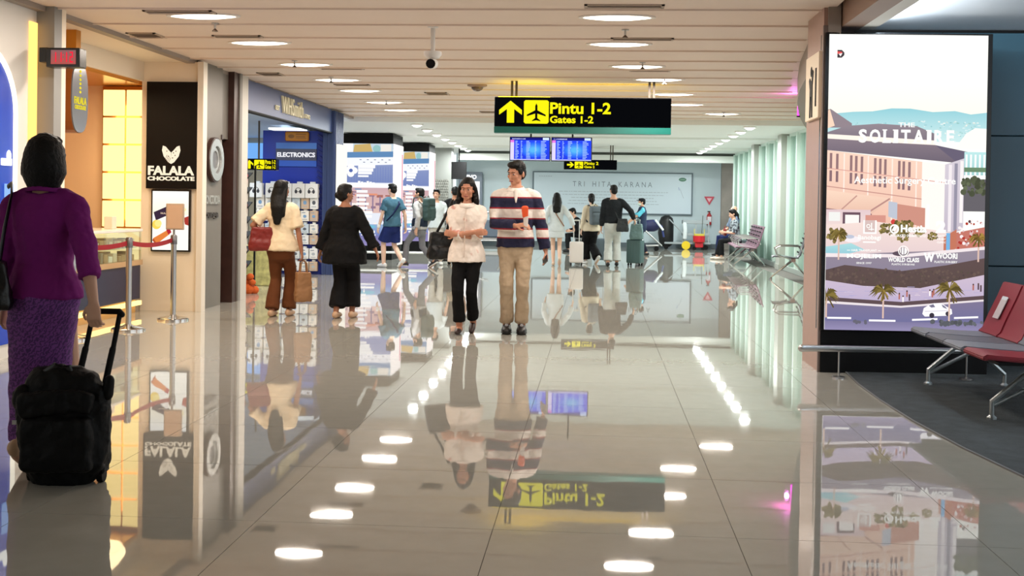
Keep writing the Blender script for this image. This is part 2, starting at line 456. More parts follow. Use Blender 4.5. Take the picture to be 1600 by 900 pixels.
# ---------------------------------------------------------------- left side shell, near to far
ARCHW = mat('plaster_white', (226, 222, 214), .6)
struct(box('wall_left', ARCHW, -5.3, -4.88, 3.6, 9.7, 0, 3.0))
struct(box('trim_12', mat('pillar_grey', (138, 136, 132), .5), -5.02, -4.72, 9.7, 9.84, 0, 3.0))
struct(box('trim_13', CREAM, -5.02, -4.72, 9.84, 9.92, 0, 3.0))
# confectionery shop recess
struct(box('wall_left.003', ORANGE, -7.9, -7.8, 9.84, 13.7, 0, 3.0))
struct(box('wall_left.004', ORANGE, -7.9, -5.0, 9.84, 9.92, 0, 3.0))
struct(box('wall_left.005', ORANGE, -7.9, -5.2, 13.62, 13.72, 0, 3.0))
struct(box('trim_14', CREAM, -5.5, -5.42, 9.92, 13.62, 2.74, 2.97))
struct(box('ceiling.004', GOLD, -7.9, -5.46, 9.92, 13.62, 2.7, 2.75))
struct(box('wall_left.006', CREAM, -5.44, -4.74, 13.42, 13.5, 0, 2.97))
struct(box('trim_15', mat('corner_white', (226, 218, 204), .5), -4.74, -4.67, 13.36, 13.5, 0, 2.97))
struct(box('wall_left.007', mat('veined_marble', (222, 204, 180), .3, vary=.12, vscale=4), -5.8, -5.44, 13.44, 13.6, 0, .96))
# lounge front
lw = struct(box('wall_left.008', GREYW, -4.95, -4.76, 13.5, 14.33, 0, 3.0))
struct(box('door_1', BROWN, -5.1, -4.95, 14.33, 14.85, 0, 2.5))
struct(box('trim_16', BROWN, -4.9, -4.72, 14.68, 14.86, 0, 3.0))
struct(box('trim_17', BROWN, -4.95, -4.75, 14.29, 14.34, 2.1, 2.16))
struct(box('wall_left.009', GREYW, -5.0, -4.80, 14.33, 14.68, 2.12, 3.0))
struct(MB().b2(-5.0, -4.70, 14.86, 14.96, 0, 3.0).build('trim_18', mat('mid_grey', (128, 124, 118), .5)))
struct(box('trim_19', LIGHTG, -5.0, -4.72, 14.96, 15.28, 0, 3.0))
# newsagent's shell
struct(box('ceiling.005', mat('shop_ceiling', (176, 196, 224), .6), -10, -4.9, 15.28, 20.9, 2.72, 2.8))
struct(box('wall_left.010', mat('shop_wall', (198, 186, 160), .6), -10, -6.05, 25.4, 25.5, 0, 2.9))
struct(box('ceiling.006', MATS['shop_ceiling'], -10, -6.05, 20.9, 25.5, 2.72, 2.8))
struct(box('wall_left.011', mat('shop_wall2', (190, 196, 206), .6), -10.1, -10, 15.5, 25.5, 0, 2.9))
struct(box('floor.003', mat('shop_floor', (166, 158, 146), .1), -10.1, -8.2, 15.5, 25.5, -.06, 0))
struct(box('wall_left.012', LIGHTG, -10, -5.0, 15.1, 15.28, 0, 2.9))
# ---------------------------------------------------------------- ceiling fixtures
GLOWW = emat('lamp_glow_warm', (255, 246, 228), 5.0, sample=False)
GLOWC = emat('lamp_glow_cool', (246, 255, 250), 5.0, sample=False)
RIM = mat('lamp_rim', (240, 236, 230), .4)
def dome(rx, ry, h, n=20):
    b = MB(); b.lathe([(1.0, 0), (.93, -.35), (.7, -.75), (.35, -.95), (.05, -1)], n=n)
    for v in b.bm.verts: v.co = Vector((v.co.x * rx, v.co.y * ry, v.co.z * h))
    return b
board_lamp = None
right_x = {10.16: .15, 11.86: .2, 13.77: .45, 15.2: .78, 17.2: 1.1, 18.95: 1.4, 20.8: 2.2}
spots = [(-3.56, y_, 'L') for y_ in (8.4, 10.16, 11.89, 13.78, 15.52, 17.03, 19.0, 20.6)] + [(.12, 8.4, 'R')] + [(x_, y_, 'R') for y_, x_ in right_x.items()]
def copy_thing(src, loc, label, rz=None):
    r = src.copy(); COL.objects.link(r); r.location = loc
    if rz is not None: r.rotation_euler = (0, 0, R(rz))
    if label: r['label'] = label
    for ch in list(src.children):
        c_ = ch.copy(); COL.objects.link(c_); c_.parent = r
        for g in list(ch.children):
            d_ = g.copy(); COL.objects.link(d_); d_.parent = c_
    return r
ordn = ['nearest', 'second nearest', 'third nearest', 'fourth nearest', 'fifth nearest', 'sixth nearest', 'seventh nearest', 'eighth nearest', 'ninth nearest', 'tenth nearest']
cnt = {'L': 0, 'R': 0}
for x_, y_, s_ in spots:
    lab = 'oval warm lamp in the boarded ceiling, %s of the %s row' % (ordn[cnt[s_]], 'left' if s_ == 'L' else 'right')
    cnt[s_] += 1
    if board_lamp is None:
        board_lamp = thing('ceiling_light', lab, 'ceiling light', (x_, y_, 3.0), 0, 'oval lamps in the boarded ceiling')
        f = MB()
        for k in range(24):
            a, b_ = 2 * math.pi * k / 24, 2 * math.pi * (k + 1) / 24
            f.prism([(.34 * math.cos(a), .15 * math.sin(a)), (.34 * math.cos(b_), .15 * math.sin(b_)), (.30 * math.cos(b_), .12 * math.sin(b_)), (.30 * math.cos(a), .12 * math.sin(a))], -.012, lambda u, v, w: (u, v, w))
        f.build('frame', RIM, board_lamp)
        dome(.305, .125, .028).build('diffuser', GLOWW, board_lamp, (0, 0, -.001), smooth=True)
        area('lamp', board_lamp, (0, 0, -.04), .58, BOARD_LAMP_W, LAMP_WARM, sy=.24)
    else: copy_thing(board_lamp, (x_, y_, 3.0), lab)
white_lamp = None
ys = [22.9, 24.5, 26.2, 27.9, 29.5, 31.0, 32.5, 33.9]
ysr = [22.7, 24.1, 25.4, 26.9, 28.3, 29.7, 31.0, 32.4, 33.6]
for row, yy, x_ in (('left', ys, -3.62), ('right', ysr, 2.94)):
    for k, y_ in enumerate(yy):
        lab = 'small round lamp on the smooth white far ceiling, %s of the %s row' % (ordn[k], row)
        xq = x_ - .03 * k if row == 'left' else x_
        if white_lamp is None:
            white_lamp = thing('ceiling_light', lab, 'ceiling light', (xq, y_, 2.9), 0, 'round lamps on the far white ceiling')
            MB().lathe([(.13, 0), (.13, -.02), (.115, -.03), (.115, 0)]).build('frame', RIM, white_lamp)
            dome(.098, .098, .055, 14).build('diffuser', GLOWC, white_lamp, (0, 0, -.012), smooth=True)
            area('lamp', white_lamp, (0, 0, -.08), .18, WHITE_LAMP_W, LAMP_COOL)
        else: copy_thing(white_lamp, (xq, y_, 2.9), lab)

# air grilles
VENT = mat('vent_beige', (176, 158, 142), .5); VENTD = mat('vent_dark', (70, 58, 50), .7)
def vent(x_, y_, w, d, lab, flush=False):
    t = thing('ceiling_vent', lab, 'vent', (x_, y_, 3.0 if y_ < 22.4 else 2.9), 0, 'air grilles in the ceiling')
    f = MB(); f.b2(-w / 2, w / 2, -d / 2, -d / 2 + .025, -.012, 0); f.b2(-w / 2, w / 2, d / 2 - .025, d / 2, -.012, 0)
    f.b2(-w / 2, -w / 2 + .025, -d / 2, d / 2, -.012, 0); f.b2(w / 2 - .025, w / 2, -d / 2, d / 2, -.012, 0); f.build('frame', VENT, t)
    box('backing', VENTD, -w / 2 + .02, w / 2 - .02, -d / 2 + .02, d / 2 - .02, -.004, 0, t)
    n_ = 5
    for k in range(n_):
        yy = -d / 2 + .05 + (d - .1) * k / (n_ - 1)
        MB().box((0, yy, -.012), (w - .05, .02, .003), Matrix.Rotation(R(35), 3, 'X')).build('slat', VENT, t)
vent(-4.58, 11.4, .3, .34, 'small square air grille beside the lamp row above the amber shop')
vent(-3.7, 9.95, .62, .16, 'long thin air grille just in front of the nearest left oval lamp')
vent(-3.65, 11.45, .5, .15, 'long thin air grille in front of the second left oval lamp')
vent(-4.3, 14.9, .3, .34, 'small square air grille near the blue shopfront fascia')
vent(-3.2, 14.2, .55, .14, 'thin air grille behind the third left oval lamp')
vent(-3.5, 16.2, .5, .15, 'thin air grille between the fourth and fifth left oval lamps')
vent(-2.45, 17.4, .34, .34, 'dark square air grille in mid ceiling left of the big gate sign')
vent(.2, 9.6, .66, .15, 'long thin air grille in front of the nearest right oval lamp')
vent(.42, 11.5, .62, .14, 'thin air grille in front of the second right oval lamp')
vent(.62, 14.2, .5, .14, 'thin air grille behind the third right oval lamp')
vent(-1.9, 20.9, .5, .3, 'faint air grille close to the end of the boarded ceiling')
# sprinklers
def sprinkler(x_, y_, lab):
    t = thing('sprinkler', lab, 'sprinkler', (x_, y_, 3.0 if y_ < 22.4 else 2.9), 0, 'sprinkler heads on the ceiling')
    MB().lathe([(.035, 0), (.035, -.01), (.01, -.012), (.01, -.05), (.004, -.055)], n=10).build('escutcheon', STEEL, t)
    MB().lathe([(.003, -.05), (.028, -.075), (.028, -.079), (.003, -.08)], n=10).build('deflector', mat('sprinkler_bronze', (96, 80, 66), .4, .8), t)
for x_, y_, lab in ((-3.6, 10.6, 'sprinkler head just behind the nearest left oval lamp'), (-3.6, 13.45, 'sprinkler head in front of the third left oval lamp'),
                    (-3.57, 15.2, 'sprinkler head in front of the fourth left oval lamp'), (-3.45, 18.6, 'sprinkler head in front of the seventh left oval lamp'),
                    (.24, 10.9, 'sprinkler head between the nearest two right oval lamps'), (.5, 13.4, 'sprinkler head in front of the third right oval lamp'),
                    (.85, 15.1, 'sprinkler head in front of the fourth right oval lamp'), (2.2, 20.5, 'sprinkler head by the furthest right oval lamp')):
    sprinkler(x_, y_, lab)
# camera on a stem
t = thing('security_camera', 'white security camera hanging on a thin stem from the boarded ceiling', 'camera', (-1.56, 10.75, 3.0))
MB().cyl((0, 0, 0), (0, 0, -.24), .022).lathe([(.05, 0), (.05, -.012), (.02, -.02)], n=14).build('stem', mat('camera_white', (226, 224, 220), .4), t)
MB().lathe([(.085, -.24), (.085, -.27), (.06, -.3), (.03, -.305)], n=18).build('mount', MATS['camera_white'], t, smooth=True)
hs = MB().tube([(0, .05, -.345), (0, -.075, -.36)], [.048, .05], n=16).build('housing', MATS['camera_white'], t, smooth=True)
MB().cyl((0, -.12, -.364), (0, -.13, -.366), .045).build('lens', BLACK, hs)
t = thing('smoke_detector', 'brown dome device on the boarded ceiling left of the gate sign', 'detector', (-1.7, 16.1, 3.0))
MB().lathe([(.14, 0), (.14, -.02), (.09, -.035)], n=18).build('base', mat('detector_brown', (150, 124, 108), .5), t, smooth=True)
MB().ell((0, 0, -.035), (.085, .085, .06)).build('dome', mat('dome_smoke', (110, 92, 82), .2), t, smooth=True)

# ---------------------------------------------------------------- gate signs
YEL = (250, 240, 20); SBLK = (8, 9, 12)
SIGNM = artmat('sign_face', 1.0, sample=False)
def gate_sign(lab, loc, w, h, kind, stems=(.11, .89), lip=True, top=.3, rz=0, rear=False):
    t = thing('hanging_sign', lab, 'sign', loc, rz, 'black and yellow gate signs')
    MB().b2(-w / 2, w / 2, 0, .16, 0, h, .008).build('sign_box', BLACK, t)
    a = Art(275, 46, w - .01, h - .02); a.rect(0, 0, 275, 46, SBLK)
    if kind == 'main':
        arrow_up(a, 7, 5, 43, 41, YEL); plane_icon(a, 46, 4, 85, 42, YEL, SBLK)
        a.text('Pintu 1-2', 87, 7, 182, 26, YEL, .03); a.text('Gates 1-2', 87, 29, 155, 41, YEL, .03)
    elif kind == 'second':
        arrow_right(a, 16, 10, 52, 38, YEL); plane_icon(a, 56, 8, 100, 42, YEL, SBLK)
        a.text('Pintu 2', 106, 8, 180, 24, YEL, .03); a.text('Gate 2', 106, 28, 160, 40, YEL, .03)
    else:
        arrow_up(a, 3, 4, 72, 42, YEL); plane_icon(a, 80, 3, 170, 43, YEL, SBLK)
        a.text('Pintu 1-2', 176, 3, 268, 21, YEL, .03); a.text('Gates 1-2', 176, 25, 268, 42, YEL, .03)
    a.build('sign_face', SIGNM, t, (-w / 2 + .005, -.002, .01))
    if lip: box('light_strip', mat('green_strip', (20, 104, 96), .3), -w / 2, w / 2, -.01, .17, -.085, 0, t)
    if rear: box('rear_face', emat('yellow_rear', (255, 225, 20), 5), -w / 2 + .1, w / 2 - .1, .16, .168, .06, h, t); box('top_glow', MATS['yellow_rear'], -w / 2 + .05, -w / 2 + .75, .02, .14, h, h + .006, t)
    for s_ in stems:
        x_ = -w / 2 + s_ * w; hw = 1 if w > 1 else .25
        MB().b2(x_ - .045 * hw, x_ - .015 * hw, .05, .09, h, h + top).b2(x_ + .015 * hw, x_ + .045 * hw, .05, .09, h, h + top).build('hanger', mat('hanger_brown', (84, 74, 64), .6), t)
gate_sign('large hanging black and yellow gate sign in mid hall, with two hangers', (-.215, 15.5, 2.38), 2.37, .4, 'main', top=.25, rear=True)
gate_sign('small far gate sign with right arrow, below the flight screens', (-.19, 30.5, 2.25), 1.4, .26, 'second', (.9,), False, .39)
gate_sign('gate sign with up arrow inside the blue shop, behind the grey column', (-5.82, 19.6, 1.85), .56, .2, 'shop', (.4,), False, .66)
# flight information screens
SCR = artmat('flight_screen', 1.1, sample=True)
rnd = random.Random(3)
for k, (x0, lab) in enumerate(((-1.63, 'left one of the two blue flight information screens'), (-.86, 'right one of the two blue flight information screens'))):
    w, h = .755, .445
    t = thing('flight_screen', lab + ' hanging below the gate sign', 'screen', (x0, 21.3, 2.13), 0, 'blue flight information screens')
    MB().b2(0, w, 0, .05, 0, h, .006).build('casing', BLACK, t)
    a = Art(64, 37, w - .03, h - .03); a.rect(0, 0, 64, 37, (40, 70, 235), (36, 60, 220))
    for i in range(6): a.disc(38, 20, 22 - 3 * i, (40 + 9 * i, 90 + 17 * i, 240), ry=13 - 1.8 * i)
    a.rect(0, 0, 64, 4, (22, 24, 120)); [a.rect(3 + q * 2.2, 1.2, 4.7 + q * 2.2, 3, (200, 206, 250), step=False) for q in range(10)]; a.rect(53, 0, 63, 4, (205, 225, 255))
    a.rect(0, 4, 6, 37, (214, 205, 250)); a.rect(0, 4, 6, 8, (220, 120, 220))
    for r_ in range(12):
        yy = 5.6 + r_ * 2.5
        for x1, x2 in ((8, 14), (17, 20), (26, 33), (40, 43), (50, 60)):
            a.rect(x1, yy, x1 + (x2 - x1) * rnd.uniform(.5, 1), yy + 1.1, (170, 200, 255), step=False)
    a.rect(0, 35.5, 64, 37, (200, 200, 255))
    a.build('display', SCR, t, (.015, -.003, .015))
    MB().cyl((w * .52, .03, h), (w * .52, .03, .87), .016).b2(w * .5, w * .54, .03, .07, h - .1, h).build('hanger', BLACKM, t)
# ---------------------------------------------------------------- blue arched shop window, far left
PW = artmat('lit_poster', 1.0); 
t = thing('arched_window', 'tall blue arched shop window with a glowing white rim at the left edge', 'shop window', (-4.88, 8.79, 0))
def arch(r, z0, n=24):
    return [(r, .12)] + [(r * math.cos(math.pi * k / n), z0 + r * math.sin(math.pi * k / n)) for k in range(n + 1)] + [(-r, .12)]
fn = lambda o_: (lambda u, v, w: (o_ + w, u, v))
MB().prism(arch(.5, 2.03), .012, fn(0)).build('blue_panel', mat('arch_blue', (18, 62, 190), .25), t)
b = MB(); o1, o2 = arch(.545, 2.03), arch(.5, 2.03)
for i in range(len(o1) - 1): b.prism([o1[i], o1[i + 1], o2[i + 1], o2[i]], .03, fn(0))
b.build('light_rim', emat('arch_rim', (255, 246, 226), 1.6), t)
box('glass_sign', emat('arch_sign_glow', (150, 190, 255), 1.0), .015, .03, .36, .48, 1.2, 1.45, t)
MB().b2(.012, .03, .3, .46, 1.6, 1.66, .006).build('glow_mark', emat('white_glow', (255, 255, 250), 1.5, False), t); MB().ell((.02, .42, 1.68), (.012, .035, .05)).build('glow_mark', MATS['white_glow'], t)
tag(box('light_strip', emat('amber_strip', (255, 190, 100), 2.0), -4.879, -4.86, 9.56, 9.68, .05, 2.85), 'vertical amber light strip beside the grey pillar at the left', 'light strip')
# clock box
t = thing('clock_sign', 'black box with red digits projecting from the grey pillar', 'sign', (-4.765, 9.6, 2.54))
MB().b2(.05, .35, -.07, .07, -.085, .08, .008).b2(-.02, .06, -.05, .1, -.04, .085, .005).build('housing', BLACK, t)
a = Art(60, 26, .22, .12); a.rect(0, 0, 60, 26, (136, 96, 96), (178, 84, 78))
def seg(a, x, code, c=(255, 30, 60)):
    w, h = 8, 18; q = dict(a=(x, 3, x + w, 5.5), g=(x, 11.5, x + w, 14), d=(x, 20.5, x + w, 23), f=(x, 4, x + 2.5, 13), b=(x + w - 2.5, 4, x + w, 13), e=(x, 13, x + 2.5, 22), c=(x + w - 2.5, 13, x + w, 22))
    for k in code: a.rect(*q[k], c)
seg(a, 5, 'bc'); seg(a, 18, 'bc'); seg(a, 31, 'bc'); seg(a, 45, 'abged'); a.rect(29, 8, 31, 10, (255, 30, 60)); a.rect(29, 16, 31, 18, (255, 30, 60))
a.build('display', artmat('clock_face', 1.0, sample=False), t, (.1, -.073, -.06))
# oval hanging shop sign
t = thing('hanging_sign', 'orange leather oval sign with grey face hanging by a gold strap', 'sign', (-5.09, 10.9, 0))
def oval(w, h, n=28):
    P = []
    for k in range(n):
        a_ = 2 * math.pi * k / n; c_, s_ = math.cos(a_), math.sin(a_)
        P.append((w * math.copysign(abs(c_) ** .75, c_), h * math.copysign(abs(s_) ** .75, s_)))
    return P
ob = MB(); ob.prism(oval(.18, .34), .17, lambda u, v, w: (w - .13, u, v + 2.31))
ob.build('body', mat('tan_leather', (150, 84, 26), .35), t)
fc = MB(); fc.prism(oval(.175, .335), .012, lambda u, v, w: (w + .04, u, v + 2.31)); fc.build('face', mat('grey_face', (112, 116, 124), .15), t)
GL = emat('gold_letters', (240, 220, 60), .9, False)
letters('lettering', 'FALALA', .26, .07, GL, t, (.054, -.13, 2.25), (0, 0, R(90)), .004)
letters('lettering', 'CHOCOLATE', .24, .04, GL, t, (.054, -.12, 2.2), (0, 0, R(90)), .004)
for k in range(6): MB().ell((.054, .0, 2.37 + k * .04), (.004, .022, .014)).build('emblem', GL, t)
box('strap', mat('gold_strap', (196, 130, 40), .3, .5), -.09, .03, -.05, .05, 2.6, 2.97, t)

# ---------------------------------------------------------------- confectionery shop
LITP = emat('backlit_amber', (255, 222, 140), 1.7)
t = thing('backlit_wall_panel', 'glowing amber backlit wall of ten squares in the chocolate shop', 'light panel', (-5.99, 13.6, .97))
box('frame', mat('brass_frame', (178, 112, 40), .3, .6), 0, .6, -.03, 0, -.14, 1.72, t)
for i in range(2):
    for j in range(5):
        MB().b2(.014 + i * .29, .282 + i * .29, -.05, -.03, .024 + j * .335, .336 + j * .335, .006).build('light_square', LITP, t)
area('lamp', t, (.3, -.08, .8), .5, 16, (1, .72, .36), 170, 1.4, (R(90), 0, 0))
area('lamp', t, (.3, -1.8, 1.66), 1.2, 26, (1, .74, .42), 180, 2.4)
# pylon with logo
t = thing('shop_sign', 'tall black panel with white heart logo and shop name', 'sign', (-5.36, 13.42, 0))
MB().b2(0, .62, -.06, 0, 1.46, 2.73, .004).build('panel', mat('dark_chocolate', (7, 4, 5), .5, spec=.2), t)
GW = emat('cream_letters', (255, 236, 206), 1.0, False)
letters('lettering', 'FALALA', .56, .11, GW, t, (.03, -.062, 1.62), (0, 0, 0), .012, .035)
letters('lettering', 'CHOCOLATE', .57, .05, GW, t, (.025, -.062, 1.555), (0, 0, 0), .012, .04)
def leafside(s_):
    P = [(0, 0), (.035, .02), (.09, .09), (.11, .16), (.10, .215), (.07, .205), (.03, .16), (.004, .135)]
    return [(s_ * u, v) for u, v in P]
b = MB()
for s_ in (1, -1): b.prism(leafside(s_), .012, lambda u, v, w: (.31 + u, -.062 - w, 1.755 + v))
b.build('emblem', GW, t)
b = MB()
for u, v in ((.03, .13), (.06, .15), (.05, .1), (-.05, .15), (-.03, .09), (.02, .07)): b.ell((.31 + u, -.075, 1.755 + v), (.007, .003, .007), n=8, m=5)
for k in range(4): b.box((.25 + .014 * k, -.0745, 1.83 - .012 * k), (.004, .002, .07), Matrix.Rotation(R(25), 3, 'Y'))
b.build('emblem_marks', BROWN, t)
# poster light box
t = thing('poster_light_box', 'lit white poster of chocolate bars under the black shop sign', 'poster', (-5.3, 13.42, .71))
MB().b2(0, .48, -.04, 0, 0, .74, .004).build('frame', BLACK, t)
a = Art(62, 100, .44, .7); a.rect(0, 0, 62, 100, (255, 252, 240)); a.rect(0, 0, 62, 40, (255, 255, 250), (255, 246, 220))
a.poly([(2, 36), (29, 24), (33, 38), (6, 50)], (60, 44, 62)); a.text('FALALA', 14, 36, 25, 39, (240, 210, 180), .02, 1)
a.disc(7, 57, 8, (252, 214, 90)); a.disc(10, 55, 6, (255, 232, 140)); a.disc(50, 31, 8, (255, 236, 170), ry=4)
a.poly([(2, 80), (26, 66), (30, 73), (8, 90)], (226, 130, 62)); a.poly([(2, 80), (8, 90), (9, 94), (0, 84)], (180, 80, 40)); a.poly([(24, 66), (30, 62), (33, 70), (28, 74)], (180, 40, 50))
a.poly([(54, 45), (62, 42), (62, 58), (56, 56)], (170, 60, 50)); a.poly([(24, 38), (32, 60), (36, 62), (30, 38)], (250, 240, 230))
a.build('poster', PW, t, (.02, -.043, .02))
# display counter
DEEP = [w + ' from near end' for w in ('first', 'second', 'third', 'fourth', 'fifth', 'sixth', 'seventh', 'eighth', 'ninth', 'tenth', 'eleventh', 'twelfth', 'thirteenth', 'fourteenth')]
t = thing('display_counter', 'glass chocolate display counter with navy front behind the red rope', 'counter', (-5.35, 11.1, 0), 0)
MB().b2(-1.0, 0, .3, 2.1, .16, .56, .004).build('base_panel', NAVY, t)
MB().b2(-.98, -.04, .34, 2.06, 0, .15).build('plinth', mat('warm_plinth', (214, 170, 110), .4), t)
box('light_strip', emat('counter_glow', (255, 214, 130), 2.2), -.02, .02, .3, 2.1, .09, .14, t)
box('light_strip', MATS['counter_glow'], -1.0, .02, .27, .30, .02, .09, t)
MB().b2(-1.0, .02, .28, 2.12, .56, .62).build('ledge', mat('ledge_tan', (196, 160, 118), .3), t)
MB().b2(-1.0, .02, .28, 2.12, .95, .985, .006).build('top_panel', mat('counter_white', (240, 236, 226), .2), t)
box('shelf', mat('shelf_cream', (236, 214, 170), .3), -.98, -.04, .3, 2.1, .76, .775, t)
box('back_panel', emat('case_glow', (255, 222, 160), 1.0), -.52, -.5, .3, 2.1, .62, .95, t); box('added_glow_panel', MATS['case_glow'], -.5, -.02, 2.09, 2.1, .62, .95, t)  # end panel glow added, and back panel brought forward, to brighten the case
box('light_strip', MATS['counter_glow'], -.3, -.27, .3, 2.1, .925, .95, t)
MB().b2(-.0, .01, .3, 2.1, .62, .95).build('pane', GLASS, t)
MB().b2(-1.0, .01, .285, .295, .62, .95).build('pane', GLASS, t)
rnd = random.Random(5); cb = [mat('choc_box%d' % i, c_, .4) for i, c_ in enumerate(((220, 200, 170), (196, 170, 130), (236, 226, 206), (176, 140, 96), (150, 130, 110)))]
sh = None
for lv, z_ in enumerate((.62, .775)):
    for j in range(14):
        for i in range(2):
            h_ = rnd.uniform(.05, .12); o = MB().box((0, 0, h_ / 2), (.12, .085, h_), bev=.004).build('chocolate_box', cb[rnd.randrange(5)], None, (-5.43 - .18 * i, 11.46 + j * .12, z_ + .001), (0, 0, R(rnd.uniform(-12, 12))))
            tag(o, 'chocolate box, %s in the %s row of the %s counter shelf' % (DEEP[j], 'outer' if i == 0 else 'inner', 'lower' if lv == 0 else 'upper'), 'box', 'chocolate boxes on the %s counter shelf' % ('lower' if lv == 0 else 'upper'))
tag(MB().b2(-5.6, -5.5, 12.75, 12.87, .985, 1.13, .006).build('card_stand', CREAM), 'small cream card stand on the counter top', 'card stand')
# stanchions
def stanchion(x_, y_, lab, sign=False):
    t = thing('queue_post', lab, 'queue post', (x_, y_, 0), 0, 'chrome queue posts with red belt')
    MB().lathe([(.17, 0), (.17, .018), (.15, .03), (.06, .045), (.035, .06)], n=24).build('base', CHROME, t, smooth=True)
    MB().cyl((0, 0, .04), (0, 0, .9), .03, n=16).build('pole', STEEL, t, smooth=True)
    MB().lathe([(.036, .84), (.036, .93), (.025, .945)], n=16).build('belt_head', mat('belt_head_grey', (120, 120, 122), .3, .8), t, smooth=True)
    if sign:
        MB().cyl((0, 0, .94), (0, 0, 1.0), .012).build('sign_stem', STEEL, t)
        sh_ = MB().b2(-.09, .115, -.012, .012, 1.0, 1.29, .006).build('sign_holder', mat('sign_frame', (180, 160, 140), .4), t)
        box('sign_card', mat('sign_card', (206, 172, 142), .6), -.075, .1, -.0135, -.012, 1.015, 1.275, sh_)
stanchion(-4.93, 10.55, 'chrome queue post behind the woman in purple')
stanchion(-4.74, 11.4, 'middle chrome queue post in front of the navy counter end')
stanchion(-4.66, 12.43, 'chrome queue post carrying a beige sign card', True)
def belt(p, q, sag, lab):
    b = MB(); L, Rr = [], []
    for k in range(13):
        u = k / 12; P = Vector(p).lerp(Vector(q), u); P.z -= sag * 4 * u * (1 - u); L.append(P + Vector((0, 0, -.024))); Rr.append(P + Vector((0, 0, .024)))
    b.strip(L, Rr); o = b.build('queue_belt', mat('belt_red', (150, 16, 30), .6)); m_ = o.modifiers.new('s', 'SOLIDIFY'); m_.thickness = .003
    tag(o, lab, 'belt', 'red queue belts')
belt((-4.92, 10.58, .885), (-4.75, 11.37, .885), .03, 'red queue belt left of the middle chrome post')
belt((-4.73, 11.43, .885), (-4.67, 12.4, .885), .035, 'red queue belt between the middle post and the sign card post')
# counter side: slim card reader post on marble
t = thing('card_terminal', 'thin black stand with flat top beside the veined marble panel', 'stand', (-5.6, 13.3, 0)); MB().cyl((.1, 0, 0), (.1, 0, .93), .006).b2(0, .11, -.02, .02, .93, .96).build('stand', BLACKM, t)

# ---------------------------------------------------------------- lounge front
t = thing('ring_emblem', 'large round steel ring emblem on the grey lounge wall', 'emblem', (-4.76, 13.98, 1.83))
def ring(r1, r2, d, zs, n=32):
    b = MB()
    for k in range(n):
        a_, b_ = 2 * math.pi * k / n, 2 * math.pi * (k + 1) / n
        b.prism([(r1 * math.cos(a_), zs * r1 * math.sin(a_)), (r1 * math.cos(b_), zs * r1 * math.sin(b_)), (r2 * math.cos(b_), zs * r2 * math.sin(b_)), (r2 * math.cos(a_), zs * r2 * math.sin(a_))], d, lambda u, v, w: (w, u, v))
    bmesh.ops.remove_doubles(b.bm, verts=b.bm.verts, dist=1e-5); return b
ring(.26, .17, .06, 1).build('outer_ring', mat('ring_silver', (200, 204, 204), .25, .6), t)
ring(.28, .26, .05, 1).build('rim', BROWN, t)
MB().prism([(.17 * math.cos(k * .2618), .17 * math.sin(k * .2618)) for k in range(24)], .02, lambda u, v, w: (w, u, v)).build('disc', mat('emblem_grey', (110, 112, 116), .3), t)
ring(.15, .11, .035, 1).build('inner_ring', MATS['ring_silver'], t)
t = thing('wall_lettering', 'raised lounge lettering on the grey wall below the ring emblem', 'sign', (-4.76, 13.62, 0))
letters('lettering', 'CONCORDIA', .58, .11, mat('letter_silver', (190, 190, 186), .3, .5), t, (.0, .02, 1.28), (0, 0, R(90)), .02, .02)
letters('lettering', 'lounge', .52, .13, mat('letter_dark', (58, 50, 46), .4), t, (.0, .03, 1.08), (0, 0, R(90)), .02, .02)

# ---------------------------------------------------------------- blue newsagent front
t = thing('shop_fascia', 'long slate blue fascia with cream shop name over the newsagent', 'shop fascia', (-4.78, 15.28, 0))
MB().b2(-.12, 0, 0, 5.18, 2.57, 2.98, .004).build('fascia_panel', BLUEF, t)
box('painted_shadow_line', BLACKM, -.1, .015, 0, 5.18, 2.55, 2.57, t)  # black strip put in for the shadow line under the fascia
CRL = mat('cream_raised', (226, 220, 190), .5)
letters('lettering', 'WHSmith', 1.25, .26, CRL, t, (.0, 1.82, 2.66), (0, 0, R(90)), .03, .0)
letters('lettering', 'EST', .2, .07, CRL, t, (.0, 1.5, 2.68), (0, 0, R(90)), .02)
letters('lettering', '1792', .34, .07, CRL, t, (.0, 3.2, 2.68), (0, 0, R(90)), .02)
t = thing('fluted_column', 'light blue fluted corner column of the newsagent', 'column', (-4.78, 20.46, 0))
MB().b2(-.16, .06, 0, .7, 0, 2.96, .006).build('shaft', BLUEF, t)
for k in range(6): box('rib', mat('rib_blue', (44, 62, 106), .4), .06, .075, .03 + k * .11, .08 + k * .11, 0, 2.95, t)
for k in range(2): box('rib', MATS['rib_blue'], -.12 + k * .09, -.08 + k * .09, -.015, 0, 0, 2.95, t)
MB().b2(.08, .14, .02, .68, .45, 2.36, .01).build('light_panel', emat('white_panel', (255, 252, 240), 1.0), t)
